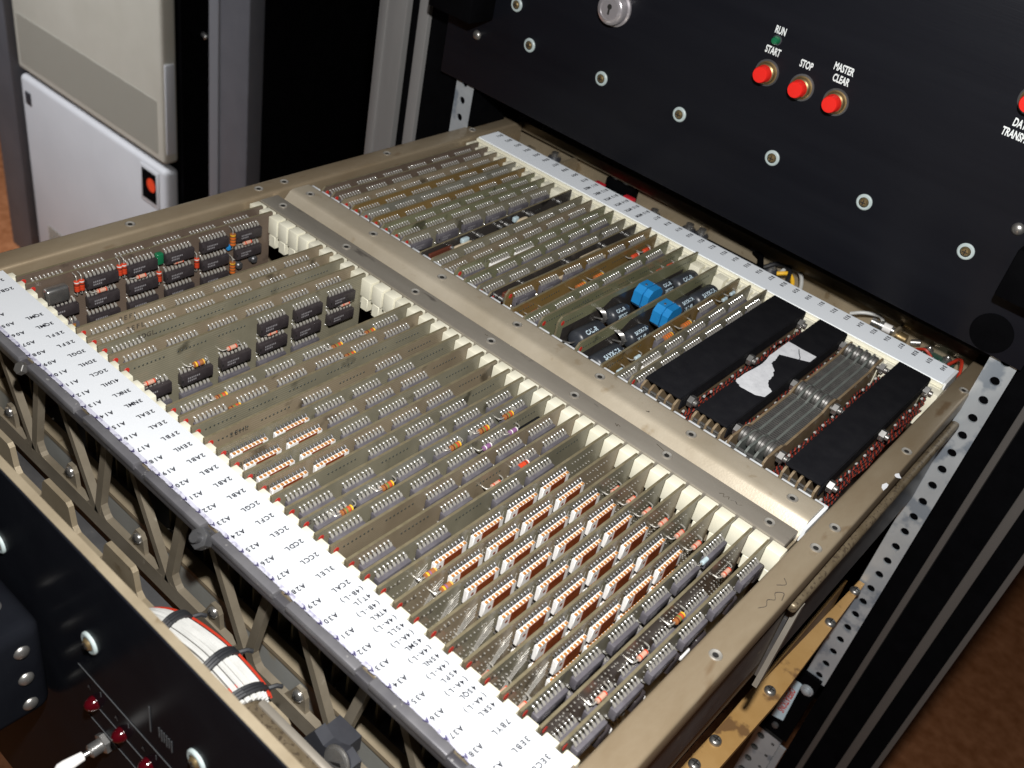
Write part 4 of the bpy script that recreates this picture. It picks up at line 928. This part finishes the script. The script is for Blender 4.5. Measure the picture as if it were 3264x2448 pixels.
for x, z in ((-21.9, 75.2), (407.8, 108)):
    ux, uz = PP(x, z); b = MB(); b.lathe((ux, PY, uz), (0, -1, 0), [(3.8, 0), (3.6, 1), (2.4, 2.2), (0, 2.6)], 16, 0); b.obj('dome_screw', ['steel_dull'], panel)
b = MB(); b.rbox(-46, -2, 392, 419.8, 92, 125, 1.5); b.obj('pull_handle', ['black_matte'], panel)
b = MB(); b.rbox(417, 446, 395, 419.8, 81, 112, 1.5); b.obj('pull_handle', ['black_matte'], panel)
ux, uz = PP(423, 42); b = MB(); b.lathe((ux, PY, uz), (0, -1, 0), [(13, 0), (13, 0.25), (0, 0.3)], 28, 0); b.obj('round_plug', ['black_matte'], panel)

# ================================================================= BACKGROUND CABINET and DARK VOID
cabn = thing('storage_cabinet', 'blurred cabinet with a beige upper door and a grey lower door, left of the rack', 'cabinet', (-1110, 760, -900))
b = MB(); b.rbox(-1352, -879, 700, 729, -474, 700, 7, 0, 3); up_ = b.obj('upper_door', ['beige_door'], cabn)
b = MB(); b.rbox(-1352, -879, 700, 729, -870, -486, 9, 0, 3); lo_ = b.obj('lower_door', ['grey_door'], cabn)
b = MB(); x = -1336
while x < -895: b.box(x, x+2.2, 698.6, 700.4, -458, -366); x += 4.6
o = b.obj('vent_slats', ['vent_grey'], up_); o['kind'] = 'stuff'
b = MB(); x = -1300
while x < -930: b.box(x, x+2.2, 698.6, 700.4, -850, -790); x += 4.6
o = b.obj('vent_slats', ['vent_grey'], lo_); o['kind'] = 'stuff'
b = MB(); b.rbox(-950, -896, 697.5, 702, -566, -496, 1.5, 0); b.box(-944, -902, 696.9, 698, -558, -502, 1)
b.lathe((-916, 696.8, -526), (0, -1, 0), [(12.5, 0, 2), (12.5, 0.3, 2), (0, 0.4, 2)], 24, 2)
b.obj('badge', ['grey_door', 'black_matte', 'badge_red'], lo_)
b = MB(); b.rbox(-1333, -1315, 697.5, 701, -538, -514, 1); b.obj('door_button', ['black_rubber'], lo_)
b = MB(); b.rbox(-879.3, -876, 704, 722, -455, -300, 1.4); b.obj('door_pull', ['grey_door'], up_)
b = MB(); b.box(-1360, -870, 730, 1300, -900, 720); b.obj('cabinet_or_void_body', ['black_matte'], cabn)
b = MB(); b.rbox(-1447, -1362, 690, 760, -900, 720, 3); b.obj('corner_post', ['post_far'], cabn)
b = MB(); b.lathe((-868, 770, -255), (1, -0.3, 0), [(4, 0), (4, 14), (3, 15), (0, 16)], 12, 0); b.obj('latch', ['silver'], cabn)
bc = thing('post_and_void', 'grey corner post with black boxes standing in for the dark void, between the beige cabinet and the rack', 'cabinet', (-480, 900, -900))
b = MB(); b.box(-735, -150, 1010, 1500, -900, 1000); b.obj('cabinet_or_void_body', ['black_matte'], bc)  # black box standing in for the dark void beyond the post
b = MB(); b.rbox(-757, -733, 700, 730, -900, 1000, 3); b.obj('post_edge', ['post_far_light'], bc)
b = MB(); b.rbox(-732, -664, 702, 730, -900, 1000, 3); b.obj('corner_post', ['post_far'], bc)
b = MB(); b.box(-756, -665, 731, 1009, -900, 1000); b.obj('void_side', ['black_matte'], bc)  # black block added behind the post to keep the void dark
b = MB(); b.box(-866, -758, 800, 1300, -900, 1000); b.obj('void_filler', ['black_matte'], bc)  # black filler added for the dark gap beside the beige cabinet
b = MB(); b.box(-664, -140, 1400, 1404, -900, 1000); b.obj('void_back', ['black_matte'], bc)  # black sheet added at the back of the void
print('objects', len(bpy.data.objects))
